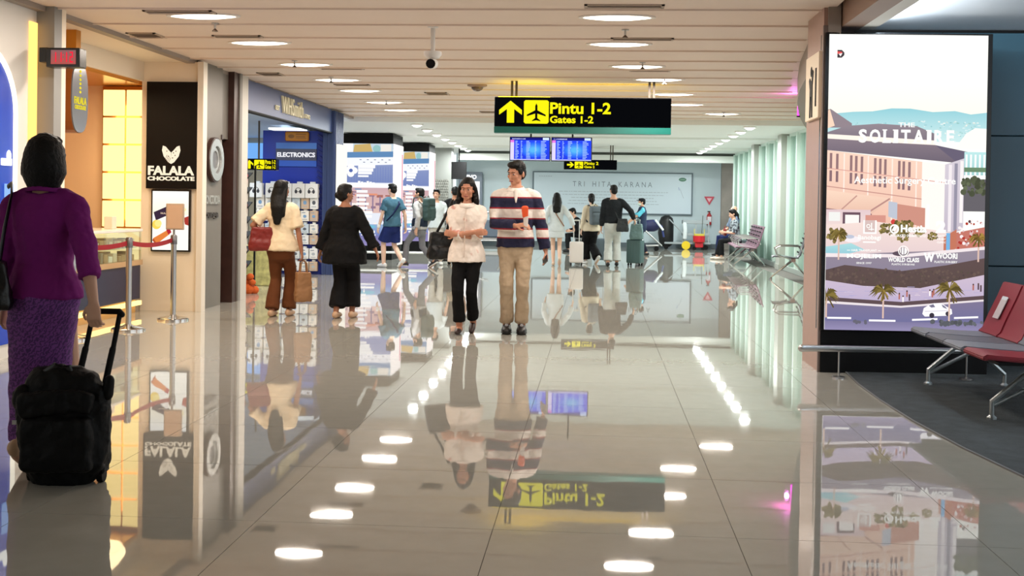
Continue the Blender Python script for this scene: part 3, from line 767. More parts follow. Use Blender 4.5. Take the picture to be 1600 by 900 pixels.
# electronics display wall
NTH = ['leftmost', 'second from left', 'third from left', 'fourth from left', 'fifth from left', 'sixth from left', 'seventh from left', 'eighth from left', 'ninth from left', 'tenth from left', 'eleventh from left', 'twelfth from left', 'thirteenth from left', 'rightmost']
ROW = ['first', 'second', 'third', 'fourth', 'fifth', 'sixth', 'seventh', 'eighth']
t = thing('display_wall', 'deep blue shop display wall with an electronics header and peg hooks', 'display wall', (-6.08, 20.6, 0))
box('back_panel', BLUED, .0, 1.2, 0, .1, 0, 2.6, t)
for k in range(26):
    MB().box((1.1, -.03 - .0, .2 + k * .095), (.2, .03, .035), Matrix.Rotation(R(32), 3, 'Y')).build('slanted_rib', mat('rib_deep', (14, 34, 120), .35), t)
box('header_panel', mat('header_grey', (72, 76, 100), .4),   .25, 1.0, -.035, 0, 2.06, 2.27, t)
box('header_top', mat('header_light', (76, 128, 214), .4), .25, 1.0, -.03, 0, 2.27, 2.38, t)
box('header_bottom', mat('header_mid', (44, 92, 196), .4), .25, 1.0, -.03, 0, 1.95, 2.06, t)
letters('lettering', 'ELECTRONICS', .7, .085, emat('white_letters', (250, 250, 255), .9, False), t, (.275, -.036, 2.12), (0, 0, 0), .006, .035)
q = MB().b2(.42, .86, -.05, -.02, 2.41, 2.58, .02).build('header_plate', mat('plate_orange', (208, 136, 26), .4), t)
a = Art(40, 18, .38, .16); a.disc(9, 9, 6, (150, 96, 20), ry=4); a.rect(18, 4, 38, 6, (160, 100, 20)); a.rect(18, 9, 36, 11, (160, 100, 20)); a.rect(18, 13, 38, 14, (160, 100, 20)); a.build('plate_print', artmat('print', 0), t, (.45, -.052, 2.415))
rnd = random.Random(11)
PK = [mat('pack%d' % i, c_, .45) for i, c_ in enumerate(((236, 238, 238), (220, 226, 228), (238, 234, 226), (200, 214, 224), (206, 180, 156), (240, 200, 60)))]
PRN = artmat('print', 0)
def pack(x0, x1, z0, z1, lab, grp, kind=0):
    p = thing('product_pack', lab, 'pack', ((x0 + x1) / 2, 20.54, z0), 0, grp); w = x1 - x0; h = z1 - z0
    MB().b2(-w / 2, w / 2, -.1 if kind else -.05, .05, 0, h, .006).build('carton', PK[0 if kind else rnd.choice((0, 0, 1, 2, 3, 4))], p)
    MB().b2(-w * .2, w * .2, -.02, .05, h, h + .035, .004).build('hang_tab', PK[1], p)
    a = Art(20, 30, w * .9, h * .9)
    if kind:
        a.ring(10, 13, 5.2, 4, (52, 54, 60), 16); a.disc(6, 17, 2.4, (60, 62, 70), ry=4.5); a.disc(14, 17, 2.4, (60, 62, 70), ry=4.5)
    else:
        a.rect(2, 3, 12, 6, (150, 160, 170)); a.disc(10, 16, 5, rnd.choice(((90, 96, 104), (180, 190, 196), (120, 160, 200))), 10); a.rect(3, 25, 17, 27, (170, 176, 180))
    a.build('print', PRN, p, (-w * .45, -.102 if kind else -.052, h * .05))
for k, x0 in enumerate((-6.27, -5.98, -5.73, -5.49, -5.25)): pack(x0, x0 + .23, 1.38, 1.64, 'white boxed headphones, %s on the top row of the blue display wall' % NTH[k], 'headphone boxes on the top row', 1)
for rI, (z0, z1) in enumerate(((1.1, 1.32), (.88, 1.04), (.66, .8), (.46, .6), (.2, .36), (-.02, .12))):
    z0 += .06; z1 += .06
    for k in range(7):
        x0 = -6.16 + k * .165; pack(x0, x0 + .145, z0 + .02, z1 + .05, 'pale hanging pack, %s in the %s row below the headphone boxes' % (NTH[k], ROW[rI]), 'hanging packs in the %s row' % ROW[rI])
# magazine rack near the front and low shelves with colourful goods
t = thing('magazine_rack', 'tall dark magazine rack just inside the newsagent beside the grey column', 'rack', (-5.35, 16.6, 0))
MB().b2(-.22, .22, 0, .5, 0, .05).b2(-.22, -.2, .42, .46, 0, 1.85).b2(.2, .22, .42, .46, 0, 1.85).build('frame', BLACKM, t)
for k in range(8): MB().box((0, .2, .15 + k * .22), (.4, .3, .015), Matrix.Rotation(R(20), 3, 'X')).build('shelf', BLACKM, t)
mc = [mat('mag%d' % i, c_, .4) for i, c_ in enumerate(((120, 40, 30), (150, 90, 40), (30, 26, 30), (190, 60, 70), (90, 50, 40), (210, 190, 170), (60, 40, 60)))]
for k in range(8):
    for j in range(2):
        o = MB().box((0, 0, .11), (.17, .02, .2), bev=.002).build('magazine', mc[rnd.randrange(7)], None, (-5.45 + j * .2, 16.68 + .02 * j, .19 + k * .22), (R(-14), 0, 0))
        tag(o, 'magazine on the %s tier up of the dark rack, %s side' % (ROW[k], 'left' if j == 0 else 'right'), 'magazine', 'magazines in the dark rack')
t = thing('goods_shelf', 'pale shelf unit of colourful small goods in the newsagent behind the magazine rack', 'shelf', (-6.35, 18.7, 0))
MB().b2(-.4, .5, .3, .34, 0, 1.7).b2(-.4, -.37, 0, .34, 0, 1.7).b2(.47, .5, 0, .34, 0, 1.7).build('frame', LIGHTG, t)
for k in range(6): box('shelf', LIGHTG, -.37, .47, 0, .3, .1 + k * .27, .12 + k * .27, t)
gc = [mat('goods%d' % i, c_, .4) for i, c_ in enumerate(((210, 90, 100), (120, 180, 210), (230, 220, 210), (226, 150, 160), (90, 140, 190), (240, 240, 240), (190, 200, 90), (200, 120, 70)))]
for k in range(6):
    for j in range(8):
        h_ = rnd.uniform(.12, .22); o = MB().box((0, 0, h_ / 2), (.085, .1, h_), bev=.006).build('goods_box', gc[rnd.randrange(8)], None, (-6.67 + j * .105, 18.85, .121 + k * .27))
        tag(o, 'colourful box, %s on the %s tier of the pale goods shelf' % (NTH[j], ROW[k]), 'box', 'boxes on the %s goods shelf tier' % ROW[k])
t = thing('flower_crate', 'low yellow green patterned display bin by the shop entrance', 'bin', (-5.32, 17.6, 0)); MB().b2(-.22, .3, 0, .4, 0, .62, .01).build('bin', mat('bin_lime', (206, 206, 140), .5, vary=.3, vscale=12), t)
t = thing('toy_stack', 'orange plush toy heap on the floor at the shop entrance', 'toy', (-4.95, 16.1, 0)); b = MB()
for k, (x_, y_, z_, r_) in enumerate(((0, 0, .06, .09), (.08, .05, .05, .07), (-.05, .06, .16, .075), (.03, .02, .24, .055), (.07, .0, .16, .05))): b.ell((x_, y_, z_), (r_, r_, r_ * .9))
b.build('plush', mat('plush_orange', (190, 86, 30), .9), t)
for x_, y_, lb_ in ((-6.2, 18.2, 'nearest'), (-7.2, 19.5, 'middle'), (-6.0, 22, 'deepest')):
    l_ = thing('shop_lamp', lb_ + ' bright lamp panel on the newsagent ceiling', 'ceiling light', (x_, y_, 2.72), 0, 'lamp panels in the newsagent')
    box('diffuser', emat('shop_glow', (240, 248, 255), 2.5, False), -.3, .3, -.3, .3, -.03, 0, l_); area('lamp', l_, (0, 0, -.05), .5, 30, (.86, .93, 1), sy=.5)
tag(box('light_fascia', emat('blue_wash', (120, 180, 250), .9), -8.5, -6.1, 25.335, 25.395, 2.1, 2.6), 'light blue illuminated band at the back of the newsagent', 'light panel')
tag(box('lit_shelf_back', emat('pale_lit', (246, 248, 236), .9), -7.6, -6.1, 25.335, 25.395, .9, 1.6), 'pale lit shelf back at the rear of the newsagent', 'light panel')
# ---------------------------------------------------------------- advertising screens
LED = artmat('led_screen', .95)
def totem(loc, w, d, z0, z1, ztop, lab, seed):
    t = thing('advertising_totem', lab, 'advertising screen', loc, 0, 'tall lit advertising totems on the left')
    MB().b2(0, w, 0, d, 0, z0, .004).build('plinth', BLACKM, t); MB().b2(0, w, 0, d, z1, ztop, .004).build('top_panel', BLACKM, t)
    MB().b2(0, w, .02, d, z0, z1).build('core', LIGHTG, t)
    a = Art(77, 162, w, z1 - z0); rd = random.Random(4)
    a.rect(0, 0, 77, 162, (232, 236, 246)); a.rect(0, 0, 77, 14, (196, 214, 226)); a.poly([(16, 14), (18, 2), (42, 0), (46, 14)], (206, 176, 110)); a.disc(52, 8, 6, (150, 196, 196))
    a.rect(0, 0, 16, 22, (250, 250, 250)); a.rect(58, 1, 74, 14, (240, 236, 226)); a.poly([(0, 14), (77, 12), (77, 22), (0, 24)], (98, 140, 186)); 
    a.poly([(0, 23), (77, 21), (77, 34), (0, 36)], (246, 248, 255))
    for k in range(9): a.rect(26 + k * 5.5, 25 + (k % 2) * 4, 29 + k * 5.5, 26.2 + (k % 2) * 4, (120, 130, 150))
    a.poly([(0, 36), (77, 33), (77, 62), (0, 62)], (140, 154, 198), (122, 138, 188))
    for k in range(20): a.line(2 + k * 4, 37, 2 + k * 4, 62, .5, (110, 128, 190))
    for dx, dy in ((-5, 0), (5, 0), (0, -5), (0, 5)): a.disc(13 + dx, 43 + dy, 5.4, (255, 255, 255), 12)
    a.disc(13, 43, 3, (92, 112, 178), 10)
    for k, (x1, h_) in enumerate(((50, 5), (47, 5), (45, 4), (40, 3))): a.rect(24, 34 + k * 5.4, x1, 34 + k * 5.4 + h_, (255, 255, 255))
    a.poly([(0, 62), (77, 64), (77, 72), (0, 70)], (252, 252, 255)); [a.rect(24 + q * 4.4, 59.5 + (q % 3), 27.6 + q * 4.4, 66, (255, 255, 255), step=False) for q in range(6)]
    a.rect(0, 70, 77, 110, (206, 170, 176), (226, 190, 180))
    for k in range(26):
        x0 = rd.uniform(0, 66); y0 = rd.uniform(70, 128); a.rect(x0, y0, x0 + rd.uniform(4, 22), y0 + rd.uniform(1.5, 6), rd.choice(((150, 120, 140), (250, 240, 235), (120, 150, 190), (230, 150, 120), (200, 214, 230), (170, 110, 100))))
    for k in range(7): a.rect(2 + k * 11, 84, 4 + k * 11, 108, (140, 120, 150))
    for k in range(7):
        y0 = 74 + k * 6.6; a.rect(22, y0, 22 + rd.uniform(14, 26), y0 + 4, (255, 255, 255))
    a.rect(0, 128, 77, 146, (150, 180, 216), (120, 130, 190)); a.disc(40, 132, 12, (120, 190, 216), ry=3)
    for k in range(6): a.rect(30 + rd.uniform(-8, 6), 114 + k * 6, 38 + rd.uniform(-4, 14), 118 + k * 6, (255, 255, 255))
    a.rect(0, 146, 77, 162, (126, 124, 176), (150, 140, 190))
    a.build('screen_picture', LED, t, (0, .015, z0))
    box('side_panel', emat('side_white', (255, 250, 248), 1.1), w, w + .02, .05, d - .02, z0, z1, t)
    box('side_stripe', emat('side_pink', (236, 120, 150), .9), w, w + .025, d - .2, d - .12, z0 + .5, z1 - .2, t)
totem((-5.82, 26.0, 0), 1.17, 1.3, .32, 2.65, 2.88, 'nearer of the two tall lit advertising totems beyond the blue shop', 1)
totem((-5.27, 30.0, 0), .86, 1.1, .3, 2.65, 2.86, 'farther of the two tall lit advertising totems, by the stone column', 2)
t = thing('barrier_rail', 'low white tube rail in front of the lit advertising totems', 'rail', (-5.6, 25.3, 0))
MB().tube([(0, 0, .2), (2.3, .3, .2)], [.025, .025]).build('rail', mat('rail_white', (230, 230, 226), .3), t)
for x_ in (.3, 2.0): MB().cyl((x_, x_ * .13, 0), (x_, x_ * .13, .2), .015).build('post', STEEL, t)

# large billboard on the right: the picture is drawn in units of the photograph's pixels (250 x 459)
bw, bh = 1.285, 2.42
t = thing('billboard', 'tall bright advertising screen of a hotel clinic by a palm road', 'advertising screen', (1.87, 9.62, 0), 2.5)
MB().b2(-.025, bw + .045, -.01, .16, .345, 2.79, .004).build('casing', BLACK, t)
MB().b2(-.02, bw + .05, -.005, .16, 0, .345, .002).build('plinth', BLACKM, t)
a = Art(250, 459, bw, bh); rd = random.Random(9)
Wt = (255, 255, 250)
a.rect(0, 0, 250, 459, (255, 255, 248)); a.rect(0, 60, 250, 122, (255, 255, 250), (255, 252, 238))
a.poly([(0, 165), (250, 165), (250, 119), (225, 122), (200, 117), (165, 119), (130, 114), (100, 114), (70, 119), (40, 120), (0, 124)], (150, 208, 218), (206, 236, 236))
for k in range(150):
    x0 = rd.uniform(30, 240); y0 = rd.uniform(132, 164); a.rect(x0, y0, x0 + rd.uniform(1.5, 5), y0 + rd.uniform(1, 2.5), rd.choice(((236, 246, 244), (128, 186, 190), (150, 196, 190), (255, 250, 240), (216, 226, 216))), step=False)
a.poly([(0, 145), (0, 117), (4, 116), (38, 138), (38, 145)], (148, 134, 142)); a.poly([(0, 146), (0, 118), (3, 117), (11, 142)], (250, 214, 190))
a.poly([(200, 176), (218, 152), (232, 143), (250, 144), (250, 176)], (255, 252, 244))
a.poly([(0, 152), (30, 142), (80, 138), (140, 141), (168, 152), (172, 164), (0, 156)], (150, 138, 146), (128, 118, 130))
a.poly([(0, 155), (170, 163), (170, 172), (0, 162)], (255, 244, 232))
a.poly([(0, 162), (120, 168), (170, 170), (232, 182), (232, 186), (202, 197), (0, 180)], (138, 124, 134), (112, 102, 116))
a.poly([(170, 170), (232, 182), (204, 196)], (106, 98, 118))
a.poly([(0, 180), (186, 200), (186, 312), (0, 282)], (248, 214, 194), (238, 190, 170))
a.poly([(150, 196), (190, 200), (190, 312), (150, 306)], (255, 246, 240))
for x0 in (4, 14, 36, 44, 53, 74, 82, 90, 112, 119, 128):
    s_ = x0 * .1; a.rect(x0, 184 + s_, x0 + 4, 208 + s_, (150, 118, 120)); a.rect(x0, 211 + s_, x0 + 4, 228 + s_, (140, 110, 116))
for x0 in (26, 64, 102, 140): a.rect(x0, 182 + x0 * .1, x0 + 2, 280 + x0 * .12, (255, 236, 224))
a.line(0, 208, 186, 228, 1.2, (220, 160, 150)); a.line(0, 236, 150, 254, 1.5, (200, 150, 140))
a.poly([(186, 200), (216, 190), (216, 300), (186, 312)], (214, 206, 216), (196, 186, 200)); a.rect(192, 200, 197, 304, (240, 232, 236)); a.rect(201, 198, 206, 302, (150, 146, 164)); a.rect(210, 194, 215, 290, (246, 240, 240))
a.rect(216, 180, 250, 216, (190, 232, 232), (160, 206, 206)); 
for k in range(5): a.rect(218 + k * 7, 184, 221 + k * 7, 240, (250, 252, 250))
a.rect(216, 204, 250, 211, (110, 140, 110)); a.rect(216, 222, 250, 272, (104, 100, 106)); [a.disc(232 + rd.uniform(-17, 17), 234 + rd.uniform(-14, 12), rd.uniform(2, 5), (lambda f: (int(92 * f), int(98 * f), int(76 * f)))(rd.uniform(.75, 1.2)), 8) for q in range(46)]
a.poly([(0, 242), (105, 254), (72, 278), (0, 270)], (248, 216, 194), (232, 190, 170)); a.line(48, 250, 24, 272, 2, (196, 150, 140)); a.line(100, 254, 66, 276, 2.5, (186, 140, 134)); a.line(0, 271, 72, 279, 2, (150, 110, 110))
a.rect(0, 272, 70, 302, (226, 200, 204), (240, 220, 214)); a.rect(26, 276, 54, 302, (110, 84, 96)); a.rect(30, 280, 52, 304, (250, 244, 240)); a.rect(62, 280, 94, 300, (214, 150, 136)); a.rect(4, 276, 22, 290, (240, 240, 236))
a.poly([(98, 258), (112, 260), (112, 286), (98, 282)], (190, 196, 210)); a.poly([(112, 262), (156, 268), (156, 298), (112, 288)], (206, 146, 130)); a.rect(158, 262, 163, 300, (255, 250, 246))
a.poly([(0, 296), (80, 290), (250, 312), (250, 345), (0, 345)], (244, 222, 214), (226, 204, 206))
a.poly([(186, 312), (206, 300), (206, 330), (186, 338)], (196, 120, 96)); a.rect(190, 306, 196, 336, (120, 180, 226))
a.poly([(206, 305), (250, 296), (250, 336), (206, 338)], (196, 120, 106))
for k in range(40): a.disc(rd.uniform(208, 248), rd.uniform(286, 334), rd.uniform(1, 3), rd.choice(((246, 236, 236), (180, 60, 50), (90, 60, 66), (220, 190, 190))), 7)
a.disc(106, 290, 4, (210, 70, 66)); a.poly([(0, 330), (40, 324), (62, 334), (30, 342), (0, 340)], (170, 220, 222), (150, 200, 214))
a.disc(42, 318, 14, (244, 236, 240), ry=5); a.disc(38, 314, 7, (190, 196, 214), ry=3)
def bush(x, y, r, c, n=9):
    for k in range(n * 5):
        f = rd.uniform(.7, 1.3); an = rd.uniform(0, 6.28); d = r * math.sqrt(rd.random())
        a.disc(x + d * math.cos(an), y + d * .8 * math.sin(an), r * rd.uniform(.1, .26), [min(255, int(q * f)) for q in c], 7, step=True)
for x, y, r in ((96, 302, 12), (122, 298, 15), (146, 306, 9), (168, 312, 8), (16, 312, 14), (120, 312, 10)): bush(x, y, r, (126, 112, 66))
a.poly([(0, 344), (90, 338), (250, 330), (250, 372), (180, 384), (0, 384)], (150, 138, 152), (136, 128, 150)); a.poly([(0, 340), (120, 340), (250, 326), (250, 331), (120, 345), (0, 346)], (240, 228, 230))
a.disc(118, 339, 13, (96, 80, 92), ry=4); a.disc(122, 336, 8, (140, 120, 128), ry=3)
a.poly([(0, 384), (0, 366), (30, 358), (120, 366), (190, 356), (250, 344), (250, 374), (150, 394), (60, 392)], (98, 80, 80), (92, 76, 72))
for k in range(220): a.disc(rd.uniform(2, 248), rd.uniform(364, 386), rd.uniform(1, 2.8), rd.choice(((110, 92, 84), (84, 70, 70), (104, 86, 80), (92, 80, 72))), 6, step=False)
a.poly([(0, 382), (60, 390), (150, 392), (250, 370), (250, 404), (120, 416), (0, 412)], (206, 188, 206), (190, 176, 206))
for k in range(90): a.rect(*(lambda x, y: (x, y, x + rd.uniform(4, 14), y + .8))(rd.uniform(2, 236), rd.uniform(390, 410)), rd.choice(((180, 172, 210), (226, 210, 220), (170, 164, 206))), step=False)
a.poly([(0, 408), (120, 414), (250, 402), (250, 408), (120, 420), (0, 414)], (96, 78, 82)); a.poly([(0, 414), (120, 420), (250, 408), (250, 411), (120, 423), (0, 418)], (232, 222, 226))
a.poly([(0, 418), (120, 423), (250, 411), (250, 450), (0, 450)], (128, 118, 148), (112, 112, 156)); a.rect(0, 445, 250, 459, (128, 122, 158), (150, 142, 180))
for x0, y0, x1 in ((4, 439, 42), (70, 442, 112), (138, 440, 178), (204, 436, 242)): a.poly([(x0, y0), (x1, y0 + (0 if x0 < 100 else -2)), (x1, y0 + (3 if x0 < 100 else 1)), (x0, y0 + 3)], (248, 246, 250))
for x, y in ((116, 402), (122, 406), (128, 398), (132, 404), (164, 396), (168, 398), (170, 395), (232, 386), (240, 385), (244, 388)): a.rect(x, y, x + 2.5, y + 8, rd.choice(((90, 70, 80), (250, 240, 240), (180, 110, 100)))); a.disc(x + 1.2, y - 1, 1.4, (90, 66, 60), 7)
# white car
a.poly([(154, 432), (156, 423), (164, 418), (172, 415), (184, 415), (192, 420), (200, 424), (201, 431), (196, 434), (158, 436)], (248, 246, 250)); a.poly([(164, 419), (171, 416.5), (174, 421), (168, 422)], (120, 116, 140)); a.poly([(184, 416.5), (190, 420), (193, 424), (186, 421)], (120, 116, 140)); a.disc(169, 434, 4, (60, 54, 66)); a.disc(194, 431, 3.6, (60, 54, 66)); a.line(158, 428, 198, 426, .8, (196, 190, 206))
def palm(x, y, yb, r, c=(120, 104, 56)):
    a.line(x, y, x, yb, 2.6, (222, 190, 176))
    for k in range(19):
        an = math.pi * (k / 18) * 1.5 - math.pi * .25; l_ = r * rd.uniform(.8, 1.15); ex, ey = x + l_ * math.cos(an), y - l_ * .5 * math.sin(an) + l_ * .25 * abs(math.cos(an)) + rd.uniform(0, 3)
        mx, my = x + .55 * (ex - x), y + .55 * (ey - y) - r * .22
        ff = rd.uniform(.65, 1.2); cc = [int(q * ff) for q in c]
        a.poly([(x, y - 1), (mx, my - 2), (ex, ey), (mx, my + 2.6), (x, y + 2)], cc)
    for k in range(6): a.line(x, y, x + rd.uniform(-r, r) * .6, y + r * rd.uniform(.5, .95), 2.2, (lambda f: [int(q * f) for q in (134, 112, 58)])(rd.uniform(.7, 1.15)))
palm(92, 396, 440, 22); palm(196, 392, 450, 24); palm(20, 308, 350, 16); palm(240, 312, 350, 16, (150, 120, 60)); palm(2, 404, 440, 22)
[a.disc(x_ + rd.uniform(-26, 26), 446 + rd.uniform(-3, 2), rd.uniform(2, 4), (lambda f: (int(96 * f), int(98 * f), int(104 * f)))(rd.uniform(.85, 1.1)), 8) for x_ in (190, 212, 232) for q in range(14)]; [a.disc(56 + rd.uniform(-10, 10), 446 + rd.uniform(-2, 2), 2.5, (104, 102, 116), 8) for q in range(8)]
# wording and marks
a.text('THE', 110, 136, 136, 143, Wt, .02, 2)
xs = 48; 
for ch, w_ in zip('SOLITAIRE', (15, 19, 14, 9, 17, 19, 9, 17, 14)):
    a.text(ch, xs, 147, xs + w_ - 2, 168, Wt, .035, 3)
    if ch in 'LITAR':
        for yy in ((166.4, 168),) if ch in 'TAR' else ((166.4, 168), (147, 148.6)):
            if ch != 'T' : a.rect(xs - 1.5, yy[0], xs + (w_ if ch in 'AR' else 6), yy[1], Wt, step=False)
    if ch == 'T': a.rect(xs + 4, 166.4, xs + 11, 168, Wt, step=False)
    xs += w_ + 2.4
a.text('Aesthetic Surgery Centre', 42, 220, 202, 234, Wt, .015, 2)
a.rect(58, 288, 79, 309, Wt); a.rect(60.5, 288, 76.5, 306.5, (214, 190, 186)); a.ring(66, 297, 3.2, 2, Wt); a.line(71, 292, 71, 304, 1.6, Wt); a.line(66, 302, 75, 302, 1.4, Wt); a.text('Banobagi', 50, 311, 86, 320, Wt, .02, 2); a.rect(58, 321, 78, 323, Wt)
a.ring(107, 301, 7.5, 5, Wt); a.poly([(103, 304), (106, 297), (112, 297), (108, 304)], Wt); a.text('Hestia', 117, 294, 158, 306, Wt, .04, 2); a.text('INTEGRATED DERMATOLOGY', 101, 309, 158, 313, Wt, .02, 1)
a.text('2', 172, 287, 188, 306, Wt, .06, 3); a.text('PLASTIC', 174, 309, 188, 312, Wt, .02, 1); a.text('SURGERY', 174, 314, 188, 317, Wt, .02, 1); a.text('CLINIC', 174, 319, 188, 322, Wt, .02, 1)
a.text('HAIR TRANSPLANT', 40, 333, 80, 336.5, Wt, .02, 1); a.text('MOJELIM', 33, 340, 87, 349, Wt, .028, 2); a.text('SINCE 1997', 48, 353, 72, 356, Wt, .02, 1); a.rect(33, 334.5, 38, 335.4, Wt); a.rect(82, 334.5, 87, 335.4, Wt)
a.ring(122, 335, 8.4, 7, Wt); a.disc(122, 335, 5.6, Wt); a.rect(118, 329, 119.4, 341, (150, 138, 150)); a.rect(122, 329, 123.4, 341, (150, 138, 150)); a.text('WORLD CLASS', 98, 345, 147, 352, Wt, .04, 2); a.text('PLASTIC SURGEONS', 104, 354, 140, 357, Wt, .02, 1)
a.text('W', 154, 337, 171, 351, Wt, .06, 2); a.text('WOORI', 173, 337, 207, 346, Wt, .04, 2); a.text('PLASTIC SURGERY', 171, 349, 207, 352.5, Wt, .02, 1)
a.poly([(12, 25), (19, 25), (23, 29), (23, 33), (19, 37), (12, 37)], (70, 62, 68)); a.poly([(12, 27), (20, 28), (18, 32), (12, 31)], (226, 90, 90)); a.poly([(14, 31), (20, 30), (17, 35)], (255, 250, 246))
a.build('screen_picture', artmat('billboard_screen', .98), t, (.005, -.013, .355))

# ---------------------------------------------------------------- restroom sign, neon, rail
t = thing('restroom_sign', 'cream panel with a dark standing figure on the pinkish pillar', 'sign', (1.84, 9.68, 2.1))
MB().b2(-.03, 0, .02, .6, 0, .55, .004).build('panel', CREAM, t)
b = MB(); b.prism([(.26, .02), (.3, .02), (.31, .2), (.34, .2), (.35, .02), (.39, .02), (.38, .26), (.42, .34), (.39, .36), (.34, .33), (.3, .33), (.26, .42), (.23, .4), (.27, .29)], .006, lambda u, v, w: (-.03 - w, u, v)); b.ell((-.033, .33, .41), (.004, .035, .045)); b.build('figure', BLACKM, t)
box('slot', BLACKM, -.036, -.03, .1, .14, .1, .42, t)
t = thing('neon_tube', 'magenta neon tube standing on the curved bulkhead edge', 'neon light', (2.9, 17.0, 0)); MB().cyl((0, 0, 2.68), (0, 0, 2.98), .02).build('tube', emat('magenta_neon', (255, 60, 230), 3.0), t); MB().cyl((.0, .02, 2.66), (0, .02, 2.68), .026).build('cap', BLACKM, t)
pl = bpy.data.lights.new('lamp', 'POINT'); pl.energy = 5; pl.color = (1, .15, .85); pl.shadow_soft_size = .03; po = bpy.data.objects.new('lamp', pl); link(po, t); po.location = (-.08, -.05, 2.85)
t = thing('barrier_rail', 'low steel tube rail in front of the billboard base', 'rail', (1.64, 9.3, 0))
MB().tube([(0, -.02, .235), (.09, 0, .235), (1.5, .06, .235)], [.03, .026, .022], ref=(0, 0, 1)).build('rail', STEEL, t, smooth=True)
for x_ in (.3, 1.3):
    MB().cyl((x_, .01 + x_ * .03, .008), (x_, .01 + x_ * .03, .235), .007).lathe([(.05, .0), (.05, .012), (.01, .02)], (x_, .01 + x_ * .03, .008 if x_ > .4 else .0), 14).build('post', STEEL, t)

# ---------------------------------------------------------------- far wall furniture
t = thing('information_board', 'large pale blue information board with dark title on the far wall', 'board', (-2.05, 36.5, 1.03))
MB().b2(0, 5.05, 0, .08, 0, 1.33, .01).build('frame', mat('board_frame', (96, 112, 122), .4), t)
a = Art(250, 66, 4.95, 1.25); a.rect(0, 0, 250, 66, (206, 220, 230)); ink = (118, 130, 142)
a.text('T R I    H I T A    K A R A N A', 62, 14, 188, 22.5, (112, 124, 136), -.004, 2); rd = random.Random(2)
for k, (x0, x1) in enumerate(((40, 212), (46, 206), (60, 190), (56, 196), (54, 198))):
    x = x0
    while x < x1:
        w_ = rd.uniform(2, 7); a.rect(x, 30.4 + k * 5, x + w_, 31.6 + k * 5, (176, 188, 198), step=False); x += w_ + 1.2
for q in range(6): a.rect(8 + q * 3.6, 5.4, 10.6 + q * 3.6, 6.6, (176, 188, 198), step=False)
a.disc(236, 9, 6, (44, 110, 84), ry=3.2); a.rect(232, 8.4, 240, 9.6, (130, 170, 150))
a.line(230, 22, 231, 27, .8, (120, 140, 190)); a.line(232, 24, 238, 40, .5, (150, 160, 176)); a.build('board_print', PRN, t, (.05, -.003, .04))
t = thing('fire_extinguisher', 'red and white fire extinguisher hung on the far right wall', 'fire extinguisher', (3.52, 36.52, .74)); t.scale = (.68, .68, .68)
MB().lathe([(.1, 0), (.11, .03), (.11, .42), (.08, .5), (.03, .53), (.03, .6)], n=16).build('cylinder', mat('extinguisher_red', (176, 40, 44), .3), t, smooth=True); MB().b2(-.09, .09, -.115, -.08, .14, .38, .01).build('label_plate', mat('ext_label', (226, 220, 226), .4), t); MB().b2(-.08, .05, -.03, .03, .6, .64).cyl((.0, 0, .6), (.12, -.02, .4), .012).build('handle', BLACKM, t)
t = thing('triangle_sign', 'red triangular fire point sign on the far right wall', 'sign', (3.52, 36.58, 1.36)); MB().prism([(-.16, .27), (.16, .27), (0, 0)], -.02, lambda u, v, w: (u, w, v)).build('plate', mat('sign_red', (206, 70, 90), .5), t); MB().prism([(-.08, .22), (.08, .22), (0, .09)], -.006, lambda u, v, w: (u, -.02 + w, v)).build('mark', mat('sign_pale', (240, 190, 200), .5), t)
t = thing('water_dispenser', 'water dispenser with blue bottle near the seated pair', 'water dispenser', (4.3, 34.0, 0))
MB().b2(-.17, .17, -.17, .17, 0, 1.0, .02).build('cabinet', mat('disp_white', (220, 226, 232), .4), t); MB().lathe([(.06, 1.0), (.15, 1.1), (.16, 1.2), (.15, 1.3), (.16, 1.42), (.1, 1.5)], n=16).build('bottle', mat('bottle_blue', (90, 160, 220), .1, trans=.4), t, smooth=True)
t = thing('phone_kiosk', 'grey kiosk with white lit screen and lettering on the far wall', 'kiosk', (-4.36, 36.2, 0))
MB().b2(0, .74, 0, .2, 0, 2.3, .01).build('casing', mat('kiosk_grey', (112, 122, 136), .4), t); box('screen', emat('kiosk_white', (255, 255, 255), 1.1), .06, .66, -.01, 0, .5, 2.0, t); letters('lettering', 'VIVO', .4, .14, emat('kiosk_letters', (255, 255, 255), 1.2, False), t, (.16, -.002, 2.07), (0, 0, 0), .01, .04)
t = thing('wall_screen', 'black hanging screen beside the far stone column', 'screen', (-4.2, 33.0, 2.0)); MB().b2(0, .44, 0, .06, 0, .5, .008).build('casing', BLACK, t); MB().cyl((.22, .03, .5), (.22, .03, .88), .02).build('hanger', BLACKM, t)
t = thing('stone_relief', 'carved grey stone relief panel on the far column', 'relief', (-4.69, 32.99, 0)); MB().b2(0, .42, -.05, 0, .1, 2.0, .01).build('slab', STONE, t)
b = MB(); rd = random.Random(6)
for i in range(7):
    for k in range(24): b.ell((.04 + i * .057 + (k % 2) * .02, -.05, .16 + k * .078), (.024, .014, .03), n=7, m=4)
tag(b.build('carving', STONE, t), kind='stuff')
tag(box('lit_ledge', emat('ledge_glow', (250, 250, 244), .9), -4.1, -2.4, 36.3, 36.55, .6, .62), 'narrow pale lit ledge at the foot of the far wall', 'ledge')
